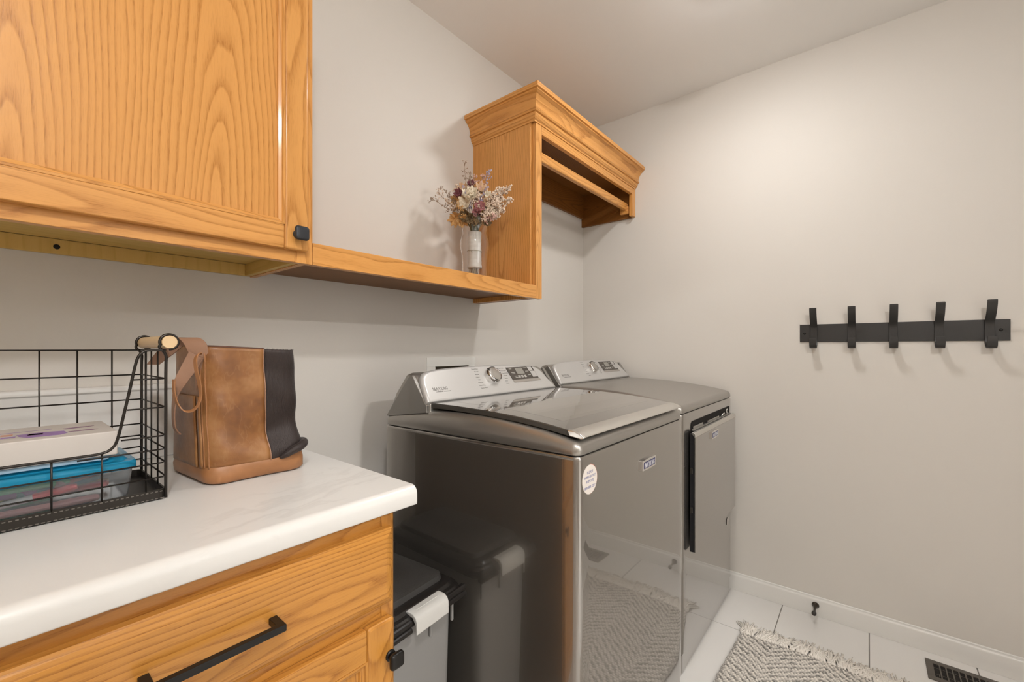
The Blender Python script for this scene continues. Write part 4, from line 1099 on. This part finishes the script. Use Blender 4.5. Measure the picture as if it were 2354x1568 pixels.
# ribbons
def ribbon(name, pts, widths, mat, th=.0024, nsub=8, wdirs=None, ww=None):
    P = bez(pts, nsub); L = len(P); vs = []
    W_ = bez([Vector(q) for q in wdirs], nsub)
    rings = []
    for i, p in enumerate(P):
        f = i/(L-1)*(len(widths)-1); a = int(min(f, len(widths)-2)); wd = widths[a]*(1-(f-a))+widths[a+1]*(f-a)
        wv = W_[i].normalized()*wd*.5
        d = (P[min(i+1, L-1)]-P[max(i-1, 0)]).normalized(); nv = d.cross(wv).normalized()*th*.5
        rings.append([p-wv-nv, p+wv-nv, p+wv+nv, p-wv+nv])
    return MB().loft(rings).build(name, mat, bag, bevel=.0005, seg=1, smooth=True)
# wide shoulder strap: leg from inside the bag's left rim, up over, down in front of the left side, and a leg falling behind the basket side
ribbon('shoulder_strap', [(.262, .985, 1.055), (.258, .965, 1.090), (.2525, .955, 1.125), (.246, .955, 1.153), (.238, .975, 1.166), (.228, 1.000, 1.158), (.216, 1.030, 1.138), (.2045, 1.062, 1.116)],
       [.020, .026, .031, .034, .036, .038, .036, .032], LEATHER_S, wdirs=[(.6, -.8, .2), (.7, -.7, .3), (.75, -.55, .45), (.75, -.6, .2), (.7, -.7, .0), (.6, -.75, -.1), (.5, -.8, -.1), (.4, -.9, 0)])
ribbon('shoulder_strap', [(.2455, .952, 1.135), (.236, .958, 1.112), (.2255, .964, 1.088), (.2185, .970, 1.062), (.2175, .978, 1.030), (.222, .990, 1.000), (.232, 1.00, .985)],
       [.026, .024, .020, .014, .010, .009, .009], LEATHER_S, wdirs=[(.7, -.4, -.5), (.8, -.4, -.4), (.8, -.5, -.3), (.3, -.9, 0), (.2, -1, 0), (.2, -1, 0), (.3, -1, .1)])
# thin drawstring loop hanging at the left front
ribbon('drawstring_loop', [(.2500, .937, 1.1375), (.2430, .930, 1.1370), (.2375, .926, 1.127), (.2385, .925, 1.108), (.2430, .925, 1.085), (.2450, .925, 1.062), (.2410, .926, 1.045), (.2325, .928, 1.036), (.2225, .932, 1.037), (.2145, .938, 1.049), (.2110, .945, 1.070), (.2125, .952, 1.092)],
       [.008]*5+[.007]*7, LEATHER_B, th=.0022, wdirs=[(0, -.9, .4), (.1, -.9, .3), (.3, -.9, .1), (.4, -.9, 0), (.4, -.9, 0), (.3, -.9, -.1), (.1, -.95, -.2), (0, -.9, -.3), (0, -.95, -.2), (.2, -.9, 0), (.3, -.9, 0), (.3, -.9, 0)])
# side pocket flap on the narrow left face
lf = [i for i in range(N) if allr[nz//2][i].x < .262 and .96 < allr[nz//2][i].y < 1.12]
m = MB(); m.loft([[allr[k][i]+Vector((-.0032, 0, 0)) for i in lf] for k in range(0, 21)], cap=False, closed=False); m.build('side_pocket', LEATHER, bag, smooth=True, thick=.0018)

# ================================================================== VASE AND BOUQUET
VX, VY, VZ = 1.176, 1.150, CZB+.0478
t = NT('clear_glass'); t.base(col=(1, 1, 1), rough=.0, trans=1.0, ior=1.45); GLASS = t.m
TV = Matrix.Translation((VX, VY, VZ))
outer = [(.001, 0), (.044, 0), (.0475, .003), (.0480, .03), (.0470, .07), (.0490, .11), (.0545, .140), (.0560, .155), (.0520, .175), (.0465, .192), (.0480, .212), (.0560, .235), (.0640, .252)]
inner = [(r_-.0026, z_) for r_, z_ in outer[::-1] if r_ > .03 and z_ > .004]+[(.042, .006), (.001, .006)]
vs = MB().lathe(outer+inner, 48, TV).build('glass_vase', GLASS, None, smooth=True)
tag(vs, 'clear glass vase holding the dried bouquet on the oak shelf', 'vase')

bq = thing('dried_bouquet', 'dried flower bouquet with white wrapped stems standing in the glass vase', 'flowers', (VX, VY, VZ+.007))
rr = random.Random(21)
STEM = flat('dry_stem', (.36, .27, .15), .8, var=.3, vscale=60)
# lower stem ends
for k in range(26):
    a = rr.uniform(0, 2*pi); q = rr.uniform(.2, 1)
    MB().tube([(VX+.016*q*cos(a), VY+.016*q*sin(a), VZ+.085), (VX+.020*q*cos(a+.3), VY+.020*q*sin(a+.3), VZ+.045), (VX+.027*q*cos(a+.7), VY+.027*q*sin(a+.7), VZ+.0065+rr.uniform(0, .014))], [.0019, .0018, .0016], 6).build('stem', STEM, bq, smooth=True)
# wrap: fabric spiral with slight ridges
m = MB(); prof = []
for k in range(37):
    f = k/36; r0 = .0258+.0014*sin(f*pi*9)**2*.6-.002*f+.0015*(abs(f-.5)*2)**6
    prof.append((r0, .062+f*.136))
prof = [(.004, .062)]+prof+[(.022, .1985), (.004, .1985)]
m.lathe(prof, 30, TV); m.build('fabric_wrap', flat('white_ribbon', (.80, .775, .72), .75, bump=.3, bscale=700), bq, smooth=True)
m = MB(); m.tube([(VX+.0272*cos(a), VY+.0272*sin(a), VZ+.126+.0015*sin(a)) for a in [2*pi*k/30 for k in range(30)]], .0011, 5, close=True)
m.tube([(VX-.022, VY-.016, VZ+.126), (VX-.034, VY-.020, VZ+.124), (VX-.038, VY-.020, VZ+.117), (VX-.034, VY-.021, VZ+.112)], .0010, 5)
m.build('twine', flat('twine', (.42, .36, .25), .8), bq)
CR_ = Vector((.635, -.772, 0))     # a horizontal direction across the bouquet
FW_ = Vector((-.772, -.635, 0))    # towards the room
BQ0 = Vector((VX, VY, VZ+.19))
def BP(r_, u_, f_): return BQ0+CR_*r_+Vector((0, 0, u_))+FW_*f_
# upper stems fan
m = MB()
for k in range(46):
    a = rr.uniform(-1, 1); b = rr.uniform(-1, 1); L = rr.uniform(.06, .11)
    m.tube([BP(.012*a, .0, .012*b), BP(.022*a, L*.5, .02*b), BP(.050*a, L, .040*b)], [.0016, .0014, .001], 5)
m.build('stem_fan', flat('dry_green_stem', (.20, .19, .09), .8, var=.4, vscale=80), bq, smooth=True, kind='stuff')
def petals(c, n, L, wd, cup, mat, nm, dirv=None, layers=2, jitter=.25, seed=0):
    r2 = random.Random(seed); c = Vector(c); ax = (dirv or Vector((0, 0, 1))).normalized()
    e1 = ax.cross(Vector((0, 0, 1)) if abs(ax.z) < .9 else Vector((1, 0, 0))).normalized(); e2 = ax.cross(e1)
    m = MB()
    for la in range(layers):
        for k in range(n):
            a = 2*pi*(k+.5*la)/n+r2.uniform(-jitter, jitter); d = e1*cos(a)+e2*sin(a)
            cc_ = cup*(1-.28*la)+r2.uniform(-.15, .15); l2 = L*(1-.16*la)*r2.uniform(.85, 1.1)
            sd = ax.cross(d).normalized()*wd*.5
            p = [c+ax*(-.2*L)]
            pts = []
            for f in (0, .35, .7, 1.0):
                ang = f*cc_
                q_ = c+d*(l2*f*cos(ang*.8))+ax*(l2*f*sin(ang))-ax*L*.15
                wv = (.35, 1.0, .95, .30)[int(f*3+.01)]
                pts.append((q_-sd*wv, q_+ax*.0, q_+sd*wv))
            vs = []
            for a3 in pts: vs += [a3[0]+ax*.15*wd, a3[1], a3[2]+ax*.15*wd]
            fs = []
            for i in range(3): fs += [(3*i, 3*i+1, 3*i+4, 3*i+3), (3*i+1, 3*i+2, 3*i+5, 3*i+4)]
            m.add(vs, fs)
    return m.build(nm, mat, bq, smooth=True, thick=.0007, recalc=False)
CRM = flat('petal_cream', (.80, .70, .54), .7, var=.12, vscale=80); PNK = flat('petal_dusty_pink', (.42, .17, .17), .75, var=.35, vscale=90)
BRG = flat('petal_burgundy', (.20, .06, .07), .75, var=.3, vscale=90); OCH = flat('petal_ochre', (.58, .34, .13), .75, var=.3, vscale=60)
OLV = flat('petal_olive_brown', (.17, .11, .05), .8, var=.4, vscale=60); PCH = flat('petal_peach', (.66, .44, .27), .7, var=.25, vscale=80)
LAV = flat('bud_lavender', (.44, .38, .47), .8, var=.2, vscale=90); IVY = flat('bud_ivory', (.74, .60, .48), .8, var=.15, vscale=120); TWG = flat('twig_taupe', (.34, .25, .18), .85, var=.3, vscale=90)
PKB = flat('bud_pink', (.62, .40, .34), .8, var=.2, vscale=120)
up_ = FW_*.8+Vector((0, 0, .5))
petals(BP(-.010, .128, .045), 12, .042, .015, .9, CRM, 'flower', up_, 3, seed=1)
petals(BP(-.012, .138, .050), 10, .022, .010, 1.3, CRM, 'flower', up_+Vector((0, 0, .3)), 2, seed=2)
petals(BP(-.030, .100, .045), 7, .034, .018, .7, CRM, 'flower', FW_*.8-CR_*.3+Vector((0, 0, .1)), 2, seed=3)
petals(BP(.022, .088, .052), 9, .026, .012, .9, PNK, 'flower', FW_+CR_*.2, 3, seed=4)
petals(BP(.012, .070, .050), 8, .022, .012, .9, PNK, 'flower', FW_-Vector((0, 0, .2)), 2, seed=5)
petals(BP(-.055, .140, .035), 9, .024, .010, 1.0, BRG, 'flower', FW_-CR_*.5+Vector((0, 0, .3)), 3, seed=6)
petals(BP(-.012, .180, .025), 9, .018, .010, 1.0, BRG, 'flower', up_, 2, seed=7)
petals(BP(-.064, .108, .030), 8, .034, .018, .6, OCH, 'flower', FW_*.7-CR_*.7, 2, seed=8)
petals(BP(.026, .160, .030), 8, .030, .016, .8, PCH, 'flower', up_+CR_*.3, 3, seed=9)
petals(BP(-.030, .055, .050), 10, .028, .012, .9, OLV, 'flower', FW_-Vector((0, 0, .25))-CR_*.2, 2, seed=10)
petals(BP(-.064, .050, .036), 9, .034, .014, .5, OCH, 'flower', FW_-CR_*.6-Vector((0, 0, .6)), 2, seed=11)
petals(BP(-.040, .040, .045), 8, .026, .013, .5, OCH, 'flower', FW_-Vector((0, 0, .6)), 2, seed=12)
petals(BP(.048, .110, .035), 8, .026, .013, .8, PCH, 'flower', FW_+CR_*.6, 2, seed=13)
petals(BP(.045, .040, .035), 8, .022, .012, .7, OLV, 'flower', FW_+CR_*.5-Vector((0, 0, .3)), 2, seed=14)
petals(BP(.0, .150, -.02), 10, .04, .02, .8, PCH, 'flower', Vector((0, 0, 1))-FW_*.5, 2, seed=15)
petals(BP(-.045, .120, -.02), 10, .04, .02, .8, OCH, 'flower', Vector((0, 0, .6))-FW_*.5-CR_*.5, 2, seed=16)
petals(BP(.045, .110, -.03), 10, .036, .018, .8, CRM, 'flower', Vector((0, 0, .6))-FW_*.5+CR_*.5, 2, seed=17)
m = MB()
for _ in range(90):
    a = rr.uniform(0, 2*pi); q = rr.uniform(0, .016); m.ico(BP(-.012+q*cos(a), .140+q*sin(a), .056+rr.uniform(0, .012)), .0026)
m.build('flower_centre', CRM, bq, kind='stuff')
def spray(base, tip, n, spread, mat, br, bmat=TWG, seed=0, nm='flower_spray'):
    """twig with side twiglets carrying small buds"""
    r3 = random.Random(seed); base = Vector(base); tip = Vector(tip); L = (tip-base).length
    tw = MB(); bd = MB(); mid = base.lerp(tip, .5)+Vector((0, 0, -.04*L))
    main = bez([base, mid, tip], 8); tw.tube(main, .0009, 4)
    for k in range(n):
        f = r3.uniform(.30, 1.0); p = main[int(f*(len(main)-1))]
        d = Vector((r3.gauss(0, 1), r3.gauss(0, 1), r3.gauss(.3, 1))).normalized()
        d = (d*.8+(tip-base).normalized()*.7).normalized(); l2 = spread*r3.uniform(.4, 1)*(1.25-f*.6)
        e = p+d*l2; tw.tube([p, p.lerp(e, .5)+Vector((0, 0, -.002)), e], .0005, 3)
        for j in range(r3.randint(3, 5)):
            q_ = p.lerp(e, r3.uniform(.45, 1.05))+Vector((r3.gauss(0, .0022), r3.gauss(0, .0022), r3.gauss(0, .0022)))
            bd.ico(q_, br*r3.uniform(.6, 1.25), (1, 1, 1.2))
    o = bd.build(nm, mat, bq, recalc=False); o['kind'] = 'stuff'
    tw.build('twig', bmat, o, recalc=False)
B0 = (0, .05, .02)
spray(BP(-.03, .06, .02), BP(-.158, .128, .03), 20, .030, TWG, .0019, seed=31)
spray(BP(-.03, .06, .02), BP(-.118, .170, .02), 22, .030, TWG, .0019, seed=32)
spray(BP(-.03, .06, .02), BP(-.095, .110, .05), 24, .026, IVY, .0020, seed=33)
spray(BP(-.02, .08, .00), BP(-.040, .275, .01), 30, .030, TWG, .0019, seed=34)
spray(BP(-.01, .08, .00), BP(-.015, .215, .03), 22, .026, TWG, .0019, seed=35)
spray(BP(.00, .08, .00), BP(.058, .240, .01), 26, .026, LAV, .0026, seed=36)
spray(BP(.00, .08, .01), BP(.032, .210, .03), 26, .026, PKB, .0026, seed=37)
spray(BP(.02, .06, .01), BP(.128, .175, .01), 44, .034, IVY, .0030, seed=38)
spray(BP(.02, .05, .02), BP(.132, .125, .03), 46, .036, IVY, .0031, seed=39)
spray(BP(.02, .04, .02), BP(.108, .080, .04), 42, .032, IVY, .0031, seed=40)
spray(BP(.02, .04, .03), BP(.062, .070, .06), 36, .026, IVY, .0028, seed=41)
spray(BP(.02, .06, .02), BP(.085, .150, .05), 36, .028, IVY, .0028, seed=42)
spray(BP(-.01, .06, .03), BP(-.032, .165, .055), 18, .020, LAV, .0024, seed=43)
spray(BP(.0, .06, .03), BP(.045, .160, .055), 20, .020, LAV, .0024, seed=44)

spray(BP(-.02, .06, .02), BP(-.070, .175, .02), 34, .032, IVY, .0026, seed=45)
spray(BP(-.03, .06, .02), BP(-.135, .150, .035), 26, .030, IVY, .0017, seed=46)
spray(BP(.00, .06, .02), BP(.000, .205, .02), 30, .028, PKB, .0025, seed=47)
spray(BP(.00, .06, .03), BP(.020, .130, .070), 26, .022, IVY, .0026, seed=48)
spray(BP(.02, .05, .02), BP(.105, .160, .03), 44, .034, IVY, .0032, seed=49)
spray(BP(.02, .05, .03), BP(.085, .105, .06), 40, .030, IVY, .0032, seed=50)
spray(BP(.02, .04, .03), BP(.075, .055, .05), 30, .024, PKB, .0028, seed=51)
spray(BP(-.02, .04, .03), BP(-.050, .085, .06), 24, .022, OCH, .0026, seed=52)
spray(BP(.0, .03, .03), BP(.010, .035, .05), 30, .026, OLV, .0030, seed=53)
petals(BP(.052, .135, .02), 9, .028, .014, .8, CRM, 'flower', up_+CR_*.3, 3, seed=18)
petals(BP(-.040, .165, .02), 9, .026, .013, .9, PCH, 'flower', up_-CR_*.3, 3, seed=19)
petals(BP(-.010, .045, .055), 9, .024, .012, .9, OLV, 'flower', FW_-Vector((0, 0, .3)), 3, seed=20)
petals(BP(.060, .075, .045), 8, .022, .012, .9, CRM, 'flower', FW_+CR_*.4, 2, seed=22)

# two small dried petals curls on the shelf
def petal_curl(x, y, s_, label, seed):
    o = thing('seashell', label, 'shell', (x, y, VZ-.0006))
    mm = MB(); rings = []
    n_ = 22
    for k in range(n_+1):
        f = k/n_; a = f*4.4*pi; R0 = s_*.62*(1-f)**1.3; r_ = s_*.44*(1-f*.93)**1.2+.0004
        c_ = Vector((x-s_*.9+s_*2.1*f, y+R0*.25*cos(a), VZ-.0006+s_*.46*(1-f*.75)+R0*.12*sin(a)))
        rings.append([c_+Vector((0, r_*cos(b_), r_*sin(b_)*.98))*(1+.10*sin(f*24)) for b_ in [2*pi*j/14 for j in range(14)]])
    mm.loft(rings); mm.build('spiral_body', flat('shell_cream', (.72, .58, .42), .5, var=.25, vscale=160), o, smooth=True)
    mm = MB(); mm.ico((x-s_*.93, y, VZ-.0006+s_*.46), s_*.32, (.5, 1, 1)); mm.build('opening', flat('shell_brown', (.30, .14, .07), .6), o)
petal_curl(.915, 1.100, .030, 'small cream shell on the oak shelf, the farther from the bouquet', 1)
petal_curl(.985, 1.105, .030, 'small cream shell on the oak shelf, the nearer to the bouquet', 2)
